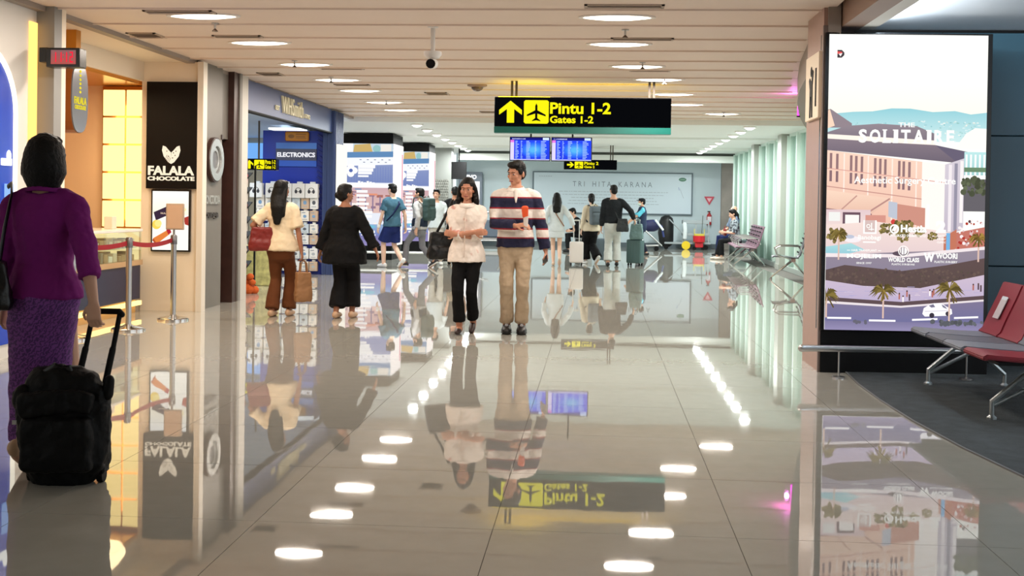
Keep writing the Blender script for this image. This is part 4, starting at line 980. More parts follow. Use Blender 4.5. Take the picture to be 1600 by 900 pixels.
# ---------------------------------------------------------------- seating
ALU = mat('seat_aluminium', (176, 184, 186), .35, .85)
def seat_mesh(w, thick, m_, name, par, y, prof, lip=None):
    b = MB(); L = [(x, z) for x, z in prof]
    n = len(L); Q = []
    for i, (x, z) in enumerate(L):
        a_ = L[max(i - 1, 0)]; c_ = L[min(i + 1, n - 1)]; d = Vector((c_[0] - a_[0], c_[1] - a_[1])).normalized(); Q.append((x + d.y * thick, z - d.x * thick))
    b.prism(L + Q[::-1], w, lambda u, v, q: (u, y - w / 2 + q, v)); bmesh.ops.recalc_face_normals(b.bm, faces=b.bm.faces)
    bmesh.ops.bevel(b.bm, geom=[e_ for e_ in b.bm.edges if e_.calc_face_angle(0) > .6], offset=min(.008, thick * .3), segments=2, affect='EDGES')
    o = b.build(name, m_, par, smooth=True); return o
def leg(par, y, m_, reach=.0, h=.36):
    g = MB()
    g.tube([(.17, y, .02), (.17, y, .12), (.44, y, h)], [.016, .018, .016], ref=(0, 1, 0)).tube([(.185, y, .1), (.52, y, h - .08)], [.014, .014], ref=(0, 1, 0))
    g.lathe([(.032, 0), (.032, .012), (.012, .03)], (.17, y, .008), 12)
    g.build('leg', m_, par)
    g = MB(); g.tube([(.74, y, .02), (.74, y, .1), (.5, y, h - .04)], [.015, .016, .015], ref=(0, 1, 0)).lathe([(.03, 0), (.03, .012), (.012, .03)], (.74, y, .008), 12); g.build('leg', m_, par)
RED = mat('seat_red', (128, 22, 36), .4, bump=.1, bscale=120); GREY = mat('seat_grey', (92, 96, 104), .45); GREYL = mat('seat_pale_grey', (122, 128, 138), .45)
t = thing('bench_seat', 'row of red and grey padded waiting seats on angled aluminium legs, far right', 'bench', (2.39, 7.5, 0), 0)
SP = [(.0, .445), (.03, .462), (.16, .452), (.36, .44), (.52, .438)]
BP = [(.50, .44), (.535, .47), (.58, .58), (.64, .71), (.685, .82)]
for k, (y_, sm, bm_) in enumerate(((0, RED, RED), (.44, GREYL, GREY), (.84, GREY, RED), (1.26, GREYL, RED))):
    seat_mesh(.40, .032, sm, 'seat', t, y_, SP); seat_mesh(.40, .045, bm_, 'backrest', t, y_, [(x, z) for x, z in BP])
    MB().b2(.1, .5, y_ - .19, y_ + .19, .395, .415).build('seat_shell', BLACKM, t)
MB().b2(.40, .48, -.28, 1.5, .34, .4).build('beam', ALU, t)
for y_ in (.12, 1.55): leg(t, y_, ALU)
bk = MB(); bk.b2(.36, .6, -.26, -.2, .30, .40, .01).tube([(.5, -.23, .38), (.62, -.23, .5)], [.02, .02]).build('end_bracket', ALU, t)
lb = MB(); lb.prism([(.563, .555), (.635, .71), (.631, .712), (.559, .557)], .12, lambda u, v, w: (u - .004, 1.18 + w, v + .002)); lb.build('notice_label', mat('notice_white', (206, 200, 204), .3), t)
MB().prism([(.626, .69), (.637, .714), (.633, .716), (.622, .692)], .1, lambda u, v, w: (u - .007, 1.19 + w, v + .003)).build('notice_band', emat('notice_band', (240, 240, 240), .6), t)

def steel_bench(lab, loc, rz, n, m_, pitch=.56, arms=(0,)):
    t = thing('steel_bench', lab, 'bench', loc, rz)
    for k in range(n):
        y_ = k * pitch
        seat_mesh(pitch - .05, .02, m_, 'seat', t, y_, [(0, .42), (.03, .445), (.2, .44), (.42, .42), (.48, .42)])
        seat_mesh(pitch - .05, .02, m_, 'backrest', t, y_, [(.46, .43), (.5, .47), (.56, .65), (.62, .86), (.64, .9)])
        for q in range(5): MB().b2(.47 + .03 * q, .48 + .03 * q, y_ - .2, y_ + .2, .5 + .085 * q, .53 + .085 * q).build('slot_row', BLACKM, t)
    MB().b2(.34, .42, -.3, (n - 1) * pitch + .3, .34, .4).build('beam', CHROME, t)
    for y_ in [-.28 + k * pitch for k in range(n + 1)]:
        MB().tube([(.56, y_, .5), (.5, y_, .63), (.14, y_, .63), (.06, y_, .58), (.1, y_, .46), (.3, y_, .4)], [.014] * 6, ref=(0, 1, 0), n=8).build('armrest', CHROME, t)
    for y_ in ([0] if n < 2 else [-.1, (n - 1) * pitch * .5, (n - 1) * pitch + .1]):
        MB().tube([(.38, y_, .36), (.0, y_, .04)], [.022, .016], ref=(0, 1, 0), n=8).lathe([(.03, 0), (.03, .03)], (-.01, y_, 0), 10).build('leg', CHROME, t)
        MB().tube([(.38, y_, .36), (.66, y_, .04)], [.022, .016], ref=(0, 1, 0), n=8).lathe([(.03, 0), (.03, .03)], (.67, y_, 0), 10).build('leg', CHROME, t)
    return t
MAUVE = mat('bench_mauve', (134, 100, 116), .4, .35); DKST = mat('bench_steel_grey', (110, 112, 122), .35, .5)
steel_bench('mauve perforated steel bench of five seats by the far columns', (3.12, 26.4, 0), -3, 5, MAUVE, .66)
steel_bench('grey steel seat by the glass wall, partly behind the pinkish pillar', (3.26, 21.75, 0), -6, 1, DKST)

# ---------------------------------------------------------------- cleaning things at the far wall
t = thing('cleaning_cart', 'grey cleaning cart with black bag and yellow wheel at the far wall', 'cart', (2.12, 35.6, 0))
CG = mat('cart_grey', (150, 158, 162), .5); f = MB()
f.b2(-.05, 1.35, -.25, .25, .16, .22, .01).b2(.5, 1.3, -.25, .25, .78, .9, .01).b2(.5, 1.3, -.25, .25, .42, .5, .01); f.build('tray', CG, t)
for x_ in (.52, .9, 1.28): MB().b2(x_ - .02, x_ + .02, -.24, -.2, .2, .8).build('upright', CG, t)
MB().tube([(.02, 0, .24), (.0, 0, .5), (.02, 0, .84)], [(.22, .2), (.24, .22), (.22, .2)], n=18).build('waste_bag', mat('bag_black', (8, 9, 12), .5, bump=.4, bscale=14), t, smooth=True)
MB().tube([(.1, -.26, .9), (.5, -.26, .5), (.58, -.26, .2)], [.02] * 3, n=8).build('push_handle', CG, t)
MB().tube([(.56, -.29, .34), (.57, -.29, .6), (.55, -.27, .8)], [(.06, .03)] * 3, n=10).build('wiping_cloth', mat('cloth_white', (206, 214, 216), .8), t)
for x_, m_ in ((.6, mat('wheel_yellow', (228, 196, 20), .5)), (1.2, BLACKM), (.0, BLACKM)):
    r_ = .13 if x_ == .6 else .07; MB().cyl((x_, -.3, r_), (x_, -.24, r_), r_, n=18).build('wheel', m_, t)
t = thing('mop_bucket', 'red mop bucket with yellow wringer beside the grey cart', 'bucket', (3.1, 35.2, 0)); t.scale = (.74, .74, .74)
MB().lathe([(.2, .3), (.24, .34), (.25, .58), (.22, .58), (.2, .36)], n=16).b2(-.16, .16, -.12, .12, .1, .3, .02).build('bucket', mat('bucket_red', (196, 26, 40), .4), t, smooth=True)
b = MB()
for s_ in (-1, 1): b.b2(s_ * .2 - .012, s_ * .2 + .012, -.1, -.07, .3, .86)
b.b2(-.2, .2, -.1, .1, .58, .66); b.build('wringer', mat('wringer_yellow', (206, 190, 70), .5), t); MB().tube([(.1, 0, .5), (.14, 0, 1.4)], [.014, .014], n=8).build('mop_handle', mat('mop_dark', (80, 86, 80), .5), t)
for s_ in (-1, 1): MB().cyl((s_ * .18, -.1, .07), (s_ * .18, .1, .07), .07, n=12).build('wheel', BLACKM, t)
t = thing('luggage_trolley', 'steel luggage trolley loaded with a blue sports bag behind the cleaner', 'trolley', (1.05, 33.8, 0))
MB().tube([(-.1, 0, .14), (.75, 0, .16)], [.03, .03]).tube([(-.1, .3, .14), (.75, .3, .16)], [.03, .03]).tube([(.2, 0, .75), (.85, 0, .16)], [.025, .025]).tube([(.2, .3, .75), (.85, .3, .16)], [.025, .025]).build('frame', STEEL, t)
for x_ in (.0, .7): MB().cyl((x_, -.03, .07), (x_, .33, .07), .07, n=12).build('wheel', BLACKM, t)
t = thing('sports_bag', 'large navy sports bag with white straps on the trolley', 'bag', (1.55, 33.95, .72))
MB().tube([(-.22, 0, .0), (.12, 0, .02)], [(.18, .17), (.19, .18)], ref=(0, 1, 0), n=14).build('body', mat('bag_navy', (20, 25, 72), .6, bump=.4, bscale=12), t, smooth=True)
MB().tube([(.1, -.22, .16), (.34, -.24, .0), (.4, -.24, -.3)], [(.03, .015)] * 3, n=8).build('strap', mat('bag_strap_navy', (30, 44, 100), .6), t); MB().tube([(.16, -.24, .18), (.38, -.26, -.1)], [(.03, .015)] * 2, n=8).build('strap', MATS['cloth_white'], t)
t = thing('luggage_trolley', 'steel luggage trolley with grey bags by the far wall, behind the striped man', 'trolley', (-3.3, 35.2, 0))
MB().tube([(-.5, 0, .18), (.6, 0, .18)], [.03, .03]).tube([(-.5, 0, .2), (-.3, 0, 1.0), (.0, 0, 1.05)], [.03] * 3).tube([(.6, 0, .18), (.3, 0, .7)], [.03] * 2).b2(-.4, .6, -.05, .45, .2, .26).build('frame', STEEL, t)
MB().b2(-.3, .45, .0, .4, .27, .8, .04).build('grey_bag', mat('bag_slate', (86, 96, 110), .6), t)
for x_ in (-.4, .5): MB().cyl((x_, -.03, .09), (x_, .43, .09), .09, n=12).build('wheel', BLACKM, t)
# ---------------------------------------------------------------- people
CLOUD = {}
def cloud(sz):
    if sz not in CLOUD:
        tx = bpy.data.textures.new('folds', 'CLOUDS'); tx.noise_scale = sz; tx.noise_depth = 2; CLOUD[sz] = tx
    return CLOUD[sz]
def fuse(b, name, m_, par, voxel, smooth=6, folds=0.0, fsize=.09, loc=None, fac=.5):
    """joins the overlapping solids of b into ONE continuous skin"""
    me = b.mesh(name, None); o = bpy.data.objects.new(name, me); COL.objects.link(o)
    r = o.modifiers.new('r', 'REMESH'); r.mode = 'VOXEL'; r.voxel_size = voxel
    s_ = o.modifiers.new('s', 'SMOOTH'); s_.factor = fac; s_.iterations = smooth
    if folds:
        d = o.modifiers.new('d', 'DISPLACE'); d.texture = cloud(fsize); d.strength = folds * 1.7; d.mid_level = .5; d.texture_coords = 'GLOBAL'
    bpy.context.view_layer.update()
    out = bpy.data.meshes.new_from_object(o.evaluated_get(DG()))
    bpy.data.objects.remove(o); bpy.data.meshes.remove(me)
    out.name = name
    for p in out.polygons: p.use_smooth = True
    out.materials.clear(); out.materials.append(m_)
    q = bpy.data.objects.new(name, out); link(q, par)
    if loc is not None: q.location = loc
    return q
def ik(a, c, l1, l2, pole):
    a, c, pole = Vector(a), Vector(c), Vector(pole)
    d = c - a; L = d.length; mx = (l1 + l2) * .999
    if L > mx: c = a + d * (mx / L); d = c - a; L = mx
    x = (l1 * l1 - l2 * l2 + L * L) / (2 * L); h = math.sqrt(max(0, l1 * l1 - x * x))
    u = d / L; w = pole - u * pole.dot(u); w.normalize()
    return a + u * x + w * h, c
HAIRM = mat('hair_black', (8, 7, 7), .5, bump=.6, bscale=90, spec=.25); EYEW = mat('eye_white', (176, 164, 156), .3); EYED = mat('eye_dark', (24, 16, 14), .2); LIP = mat('lips', (150, 78, 72), .5)
def skin(n_, c_):
    return mat('skin_' + n_, c_, .55, bump=.05, bscale=200)
class P:
    """a clothed figure; local frame faces -Y, its left hand is +X; all poses in metres for a height of 1.70"""
    def __init__(s, label, loc, rz, H, fem=False, la=(.09, 0), ra=(-.09, 0), lup=0, rup=0, lh=(.24, .02, .80), rh=(-.24, .02, .80), lp=(.3, .6, -.1), rp=(-.3, .6, -.1),
                 head=(0, 0, 0), lean=0, sk=None, voxel=.012, hips=None, face=True, curl=.5, sw=None, lhd=None, rhd=None, lpn=None, rpn=None, seat=False, knees=None, wide=1.0):
        s.k = H / 1.70; k = s.k; s.fem = fem; s.voxel = voxel; s.w = wide
        s.t = thing('person', label, 'person', loc, rz)
        s.sk = sk or skin('tan', (186, 140, 112)); s.hz = hips if hips is not None else .885
        V_ = lambda p: Vector(p) * k
        s.hip = V_((0, 0, s.hz)); ln = R(lean)
        up = lambda z: V_((0, -(z - .885) * math.sin(ln), s.hz + (z - .885) * math.cos(ln)))
        s.up = up
        sw = sw or (.165 if fem else .185); s.sw = sw
        s.neck = up(1.43); s.hc = up(1.597) + V_((0, -.018, 0))
        s.S = [up(1.352) + V_((x, .01, 0)) for x in (sw, -sw)]
        s.hipj = [s.hip + V_((x, 0, .0)) for x in (.084, -.084)]
        s.K, s.A = [], []
        for j, (f, u_) in enumerate(((la, lup), (ra, rup))):
            ank = Vector((f[0], f[1], .085 + (f[2] if len(f) > 2 else 0))) * k
            kp, an = ik(s.hipj[j], ank, .42 * k, .415 * k, knees[j] if knees else (0, -1, .02)); s.K.append(kp); s.A.append(an)
        s.fup = (lup, rup)
        s.E, s.Wr = [], []
        for j, (h_, p_) in enumerate(((lh, lp), (rh, rp))):
            e_, w_ = ik(s.S[j], Vector(h_) * k, .285 * k, .25 * k, p_); s.E.append(e_); s.Wr.append(w_)
        s.head = Matrix.Rotation(R(head[0]), 3, 'Z') @ Matrix.Rotation(R(head[1]), 3, 'X') @ Matrix.Rotation(R(head[2]), 3, 'Y')
        s.hd = [lhd, rhd]; s.pn = [lpn, rpn]; s.curl = curl
        s.body(face)
    def torso(s, e=0.0, z0=.80, z1=1.46, flare=0.0, k2=1.0):
        """rows of (z, half width, half depth) of the trunk, with ease e"""
        if s.fem: rows = [(.78, .168, .115), (.88, .172, .12), (.95, .160, .112), (1.05, .128, .092), (1.15, .132, .096), (1.25, .146, .112), (1.33, .150, .1), (1.385, .135, .078), (1.425, .07, .06), (1.46, .052, .055)]
        else: rows = [(.78, .16, .11), (.88, .165, .115), (.95, .16, .112), (1.05, .148, .104), (1.15, .155, .108), (1.25, .165, .118), (1.32, .165, .108), (1.37, .145, .088), (1.41, .1, .072), (1.44, .066, .06), (1.46, .057, .058)]
        out = []
        for z, a, b in rows:
            if z0 - .001 <= z <= z1: 
                fl = flare * min(1, max(0, (1.12 - z)) / .3)
                out.append((z, (a * s.w + e + fl), (b * s.w + e + fl)))
        if out[0][0] > z0 + .01:
            out.insert(0, (z0, out[0][1] + flare * .2, out[0][2] + flare * .2))
        return out
    def trunk(s, b, rows, flat=False, e=0.0):
        if flat: rows = [r for r in rows if r[0] < 1.43]
        b.tube([s.up(z) for z, a, d in rows], [(a * s.k, d * s.k) for z, a, d in rows], n=20, cap0=not flat, cap1=not flat)
        if rows[-1][0] > 1.36:
            for q in s.S: b.tube([s.up(1.425 - e * .9) + (q - s.up(1.352)) * .2, s.up(1.40) + (q - s.up(1.352)) * .6 , q + Vector((0, 0, .004))], [(.036 + e * .6) * s.k, (.036 + e * .7) * s.k, (.04 + e) * s.k], n=10)
    def body(s, face):
        k = s.k; b = MB(); s.trunk(b, s.torso())
        thk = (.075, .05, .036) if s.fem else (.078, .054, .04)
        for j in (0, 1):
            b.tube([s.hipj[j], s.hipj[j].lerp(s.K[j], .5), s.K[j], s.K[j].lerp(s.A[j], .35), s.A[j]], [thk[0] * k, thk[0] * .85 * k, thk[1] * k, thk[1] * 1.02 * k, thk[2] * k])
            b.tube([s.S[j], s.S[j].lerp(s.E[j], .5), s.E[j]], [.044 * k, .041 * k, .034 * k]); b.tube([s.E[j], s.E[j].lerp(s.Wr[j], .3), s.Wr[j]], [.036 * k, .037 * k, .025 * k])
            s.hand(b, j)
            an = s.A[j]; up_ = s.fup[j]; M = Matrix.Rotation(R(up_), 3, 'X')
            b.tube([an + M @ Vector((0, .03 * k, -.03 * k)), an + M @ Vector((0, -.05 * k, -.04 * k)), an + M @ Vector((0, -.13 * k, -.055 * k))], [.034 * k, .036 * k, .028 * k])
        b.tube([s.neck - Vector((0, 0, .03 * k)), s.hc - Vector((0, -.03, .06)) * k], [.056 * k if not s.fem else .05 * k, .05 * k if not s.fem else .044 * k])
        h = s.head; c = s.hc; o = lambda x, y, z: c + h @ (Vector((x, y, z)) * k)
        b.ell(o(0, .015, .03), (.074 * k, .092 * k, .086 * k), h); b.ell(o(0, -.02, -.02), (.064 * k, .072 * k, .085 * k), h); b.ell(o(0, -.055, -.085), (.034 * k, .03 * k, .026 * k), h)
        for q in (-1, 1):
            b.ell(o(q * .036, -.062, -.022), (.026 * k, .02 * k, .026 * k), h); b.ell(o(q * .075, .012, -.012), (.011 * k, .02 * k, .032 * k), h)
            b.ell(o(q * .038, -.028, -.064), (.022 * k, .036 * k, .026 * k), h)
        b.tube([o(0, -.084, .012), o(0, -.098, -.018), o(0, -.106, -.034)], [.008 * k, .010 * k, .014 * k], n=8); b.ell(o(0, -.082, .03), (.045 * k, .014 * k, .012 * k), h); b.ell(o(0, -.084, -.062), (.024 * k, .014 * k, .012 * k), h)
        fuse(b, 'body', s.sk, s.t, s.voxel * .62 if s.voxel < .01 else s.voxel * .8, 4)
        if face:
            for q in (-1, 1):
                ey = MB().ell(o(q * .031, -.0825, .006), (.0145 * k, .007 * k, .0058 * k), h, 10, 6).build('eye', EYEW, s.t, smooth=True); MB().ell(o(q * .030, -.0882, .006), (.0066 * k, .003 * k, .0056 * k), h, 8, 6).build('pupil', EYED, ey)
                MB().tube([o(q * .014, -.0935, .026), o(q * .032, -.0925, .031), o(q * .05, -.083, .026)], [(.0026 * k, .003 * k)] * 3, n=6).build('eyebrow', HAIRM, s.t)
            MB().tube([o(-.022, -.093, -.063), o(0, -.0985, -.061), o(.022, -.093, -.063)], [(.005 * k, .0055 * k)] * 3, n=8, ref=(0, 1, 0)).build('lips', LIP, s.t, smooth=True)
        s.o = o
    def hand(s, b, j):
        k = s.k; d = Vector(s.hd[j]).normalized() if s.hd[j] else (s.Wr[j] - s.E[j]).normalized(); q = 1 if j == 0 else -1
        n_ = Vector(s.pn[j]) if s.pn[j] else Vector((-q, .1, 0)); n_ = (n_ - d * n_.dot(d)).normalized()      # palm normal
        w = d.cross(n_); w = w if w.dot(Vector((0, -1, 0))) > 0 or s.pn[j] else -w
        if s.pn[j]: 
            w = d.cross(n_) * (1 if j == 0 else -1)
        c = s.Wr[j]
        b.tube([c, c + d * .045 * k, c + d * .085 * k], [(.026 * k, .02 * k), (.038 * k, .016 * k), (.04 * k, .014 * k)], ref=w)
        cu = s.curl
        for i, ln in enumerate((.068, .076, .072, .056)):
            p = c + d * (.085 * k) + w * ((.029 - .0195 * i) * k); a1, a2 = cu * .9, cu * 2.0
            d1 = d * math.cos(a1) + n_ * math.sin(a1); d2 = d * math.cos(a2) + n_ * math.sin(a2); p1 = p + d1 * ln * .55 * k; p2 = p1 + d2 * ln * .5 * k
            b.tube([p, p1, p2], [.0092 * k, .0085 * k, .0075 * k], n=8)
        p = c + d * .03 * k + w * .034 * k; d1 = (d * .7 + w * .6 + n_ * .35).normalized(); p1 = p + d1 * .04 * k; b.tube([p, p1, p1 + (d + n_ * .6 * cu * 2).normalized() * .03 * k], [.0115 * k, .010 * k, .0085 * k], n=8)
    # ---- clothes
    def top(s, m_, hem=.86, sleeve=.5, e=.016, flare=0.0, name='shirt', folds=.012, cuff=.012, collar=None, split=False, z1=1.43):
        k = s.k; b = MB(); s.trunk(b, s.torso(e, hem, z1, flare), True, e)
        for j in (0, 1):
            b.ell(s.S[j], ((.042 + e) * k,) * 3)
            if sleeve > 0:
                t_ = sleeve * 2
                if t_ <= 1:
                    q = s.S[j].lerp(s.E[j], t_); b.tube([s.S[j], s.S[j].lerp(q, .5), q], [(.043 + e) * k, (.044 + e) * k, (.043 + e + cuff) * k], cap=False)
                else:
                    q = s.E[j].lerp(s.Wr[j], t_ - 1); b.tube([s.S[j], s.S[j].lerp(s.E[j], .5), s.E[j], s.E[j].lerp(q, .5), q], [(.043 + e) * k, (.042 + e) * k, (.037 + e) * k, (.036 + e) * k, (.031 + e * .7 + cuff) * k], cap=False)
        o = fuse(b, name, m_, s.t, s.voxel, 5, folds, .085)
        if collar is not None:
            c = MB(); pts = []
            for i in range(25):
                a_ = 2 * math.pi * i / 24
                pts.append((a_, s.up(1.437) + Vector((math.cos(a_) * .074, math.sin(a_) * .07 - .008, .018 * math.sin(a_))) * k))
            low = [p + Vector((math.cos(a_) * .026, math.sin(a_) * .03, -.02)) * k for a_, p in pts]; top_ = [p + Vector((0, .006, .028)) * k for a_, p in pts]
            c.strip(low, top_); q = c.build('collar', collar, s.t, smooth=True); md = q.modifiers.new('s', 'SOLIDIFY'); md.thickness = .008
        return o
    def pants(s, m_, e=.014, end=.97, wide=0.0, top=.96, name='trousers', folds=.012, slim=0.0):
        k = s.k; b = MB(); s.trunk(b, [r for r in s.torso(e * .8, .80, top)])
        for j in (0, 1):
            t_ = end * 2
            if t_ <= 1:
                q = s.hipj[j].lerp(s.K[j], t_); b.tube([s.hipj[j], q], [(.078 + e) * k, (.078 + e + wide) * k], cap=False)
            else:
                q = s.K[j].lerp(s.A[j], t_ - 1); b.tube([s.hipj[j], s.hipj[j].lerp(s.K[j], .5), s.K[j], s.K[j].lerp(q, .5), q], [(.072 + e) * k, (.062 + e + wide * .2) * k, (.05 + e + wide * .35) * k, (.047 + e + wide * .7 - slim) * k, (.046 + e + wide - slim * 1.6) * k], cap=False)
        return fuse(b, name, m_, s.t, s.voxel, 5, folds, .1)
    def skirt(s, m_, z1=.25, top=1.02, r0=.165, r1=.12, name='skirt', dx=0, e=.012, mid=None, folds=.012, d=.75, dy=0):
        k = s.k; b = MB(); n_ = 7; P_, Rr = [], []
        for i in range(n_ + 1):
            u = i / n_; z = .9 + (z1 - .9) * u; r_ = r0 + (r1 - r0) * u; P_.append(s.hip + Vector((dx * u, dy * u, (z - .885))) * k); Rr.append((r_ * k, (r_ * d) * k))
        s.trunk(b, s.torso(e, .86, top)); b.tube(P_, Rr, n=22, cap=False)
        return fuse(b, name, m_, s.t, s.voxel, 5, folds, .12)
    def shoes(s, m_, name='shoe', chunky=1.0, open_=False, sole=None):
        k = s.k
        for j in (0, 1):
            b = MB(); h_ = .045 * chunky
            b.tube([(0, .055, .045), (0, -.02, .045), (0, -.1, .036), (0, -.165, .03)], [(.036 * chunky, h_), (.038 * chunky, h_ * 1.05), (.046 * chunky, h_ * .85), (.034 * chunky, h_ * .65)], n=14)
            if chunky > 1.05: b.tube([(0, .03, .05), (0, .03, .1)], [(.042, .05), (.038, .046)], n=12)
            for v in b.bm.verts: v.co.z = max(v.co.z, 0.0)
            M = Matrix.Translation(s.A[j]) @ Matrix.Rotation(R(s.fup[j]), 4, 'X') @ Matrix.Translation((0, 0, -.085 * k)) @ Matrix.Scale(k, 4)
            b.bm.transform(M); zmin = min(v.co.z for v in b.bm.verts)
            if zmin < 0.001 :
                for v in b.bm.verts: v.co.z += .001 - zmin
            sh = b.build(name, m_, s.t, smooth=True)
            if sole:
                g = MB(); g.tube([(0, .06, .014), (0, -.1, .014), (0, -.17, .014)], [(.038 * chunky, .014), (.048 * chunky, .014), (.032 * chunky, .014)], n=12); g.bm.transform(M)
                if zmin < .001:
                    for v in g.bm.verts: v.co.z += .001 - zmin
                g.build('sole', sole, sh)
    def hair(s, kind, m_=None, length=.3):
        k = s.k; h = s.head; o = s.o; b = MB(); m_ = m_ or HAIRM
        if kind == 'short':
            b.ell(o(0, .026, .046), (.083 * k, .096 * k, .084 * k), h); b.ell(o(0, .055, -.005), (.072 * k, .066 * k, .08 * k), h); b.ell(o(0, -.038, .092), (.068 * k, .056 * k, .034 * k), h); 
            for q in (-1, 1): b.ell(o(q * .069, -.012, .022), (.014 * k, .034 * k, .034 * k), h)
        else:
            b.ell(o(0, .022 if kind != 'wavy' else .033, .042 if kind != 'wavy' else .05), (.087 * k, .102 * k, .094 * k), h); b.ell(o(0, .05, -.02), (.082 * k, .075 * k, .085 * k), h)
            if kind != 'wavy': b.ell(o(0, -.03, .094), (.064 * k, .06 * k, .032 * k), h)
        if kind == 'bob':
            b.ell(o(0, .02, .02), (.1 * k, .105 * k, .1 * k), h); b.tube([o(0, .03, .03), o(0, .035, -.03), o(0, .035, -.075), o(0, .035, -.1)], [(.1 * k, .1 * k), (.113 * k, .095 * k), (.118 * k, .09 * k), (.105 * k, .08 * k)], n=20, cap0=True)
        if kind == 'bun':
            b.ell(o(.02, .1, -.02), (.05 * k, .05 * k, .05 * k), h); b.ell(o(-.03, .08, .02), (.05 * k,) * 3, h); b.ell(o(.07, .06, -.02), (.03 * k,) * 3, h)
        if kind == 'long':
            sp = s.up(1.38) + Vector((0, .115, 0)) * k
            b.tube([o(0, .05, .0), o(0, .085, -.1), sp + Vector((0, .03, 0)) * k, sp + Vector((.01, .03, -length)) * k], [(.085 * k, .07 * k), (.09 * k, .055 * k), (.095 * k, .045 * k), (.045 * k, .025 * k)], n=16)
            for q in (-1, 1): b.tube([o(q * .075, .02, .0), o(q * .085, .05, -.1), sp + Vector((q * .06, .01, -.1)) * k], [.03 * k, .035 * k, .03 * k], n=8)
        if kind == 'wavy':
            rd = random.Random(8)
            for q in (-1, 1):
                b.tube([o(q * .058, .01, .085), o(q * .088, .012, .02), o(q * .096, .02, -.06), o(q * .104, .01, -.13), o(q * .108, .01, -.19)], [.02 * k, .024 * k, .028 * k, .032 * k, .022 * k], n=8)
                for i in range(8): b.ell(o(q * (.09 + rd.uniform(-.015, .03)), rd.uniform(-.02, .04), -.06 - i * .02), (.026 * k, .026 * k, .02 * k), h, 8, 6)
            b.tube([o(0, .06, .0), o(0, .075, -.1), o(0, .07, -.17)], [(.08 * k, .06 * k), (.095 * k, .05 * k), (.08 * k, .035 * k)], n=14)
        if kind == 'tail':
            b.ell(o(0, .115, .01), (.03 * k,) * 3, h); b.tube([o(0, .12, .01), o(0, .15, -.06), o(0, .13, -.18)], [.03 * k, .034 * k, .016 * k], n=8)
        return fuse(b, 'hair', m_, s.t, s.voxel * .8, 2, .003, .02)
    def world(s, p):
        return s.t.matrix_basis @ Vector(p)
# ---------------------------------------------------------------- cloth materials
def pattern_mat(name, base, spots, scale, lo, hi, kind='noise', rough=.8):
    m = mat(name, base, rough, bump=.7, bscale=13); nt = m.node_tree; b = nt.nodes['Principled BSDF']
    tc = nt.nodes.new('ShaderNodeTexCoord')
    if kind == 'wave':
        w = nt.nodes.new('ShaderNodeTexWave'); w.inputs['Scale'].default_value = scale; w.inputs['Distortion'].default_value = 9; w.inputs['Detail'].default_value = 3; w.inputs['Detail Scale'].default_value = 3; w.bands_direction = 'DIAGONAL'
    elif kind == 'voronoi':
        w = nt.nodes.new('ShaderNodeTexVoronoi'); w.inputs['Scale'].default_value = scale
    else:
        w = nt.nodes.new('ShaderNodeTexNoise'); w.inputs['Scale'].default_value = scale; w.inputs['Detail'].default_value = 4
    nt.links.new(tc.outputs['Object'], w.inputs['Vector'])
    r = nt.nodes.new('ShaderNodeValToRGB'); r.color_ramp.elements[0].position = lo; r.color_ramp.elements[1].position = hi
    r.color_ramp.elements[0].color = lin(base); r.color_ramp.elements[1].color = lin(spots)
    nt.links.new(w.outputs[0], r.inputs['Fac']); nt.links.new(r.outputs['Color'], b.inputs['Base Color'])
    return m
def stripes_mat(name, rows, z0, z1):
    m = mat(name, (240, 236, 230), .85, bump=.7, bscale=13); nt = m.node_tree; b = nt.nodes['Principled BSDF']
    tc = nt.nodes.new('ShaderNodeTexCoord'); sp = nt.nodes.new('ShaderNodeSeparateXYZ'); nt.links.new(tc.outputs['Object'], sp.inputs[0])
    mr = nt.nodes.new('ShaderNodeMapRange'); mr.inputs[1].default_value = z0; mr.inputs[2].default_value = z1; nt.links.new(sp.outputs[2], mr.inputs[0])
    r = nt.nodes.new('ShaderNodeValToRGB'); cr = r.color_ramp; cr.interpolation = 'CONSTANT'
    for i, (z, c) in enumerate(rows):
        p = max(0, (z - z0) / (z1 - z0))
        e = cr.elements[i] if i < 2 else cr.elements.new(p)
        e.position = p; e.color = lin(c)
    nt.links.new(mr.outputs[0], r.inputs['Fac']); nt.links.new(r.outputs['Color'], b.inputs['Base Color'])
    return m
cl = lambda n, c, **k: mat('cloth_' + n, c, .85, bump=.7, bscale=13, spec=.25, **k)
BLK = cl('black', (7, 7, 9)); WHT = cl('white', (236, 236, 232)); CRM = cl('cream', (226, 208, 176)); BRN = cl('brown', (96, 54, 26)); KHK = cl('khaki', (176, 156, 130)); NVY = cl('navy', (20, 30, 72))
LT = skin('light', (206, 160, 134)); PALE = skin('pale', (222, 184, 160)); DK = skin('brown', (156, 104, 76))
SHB = mat('shoe_black', (16, 16, 18), .5); SHW = mat('shoe_white', (232, 232, 228), .5); SHT = mat('shoe_tan', (196, 160, 128), .5)
LEAB = mat('leather_black', (8, 8, 9), .38, bump=.2, bscale=60); LEAR = mat('leather_red', (120, 26, 18), .45, bump=.15, bscale=60)

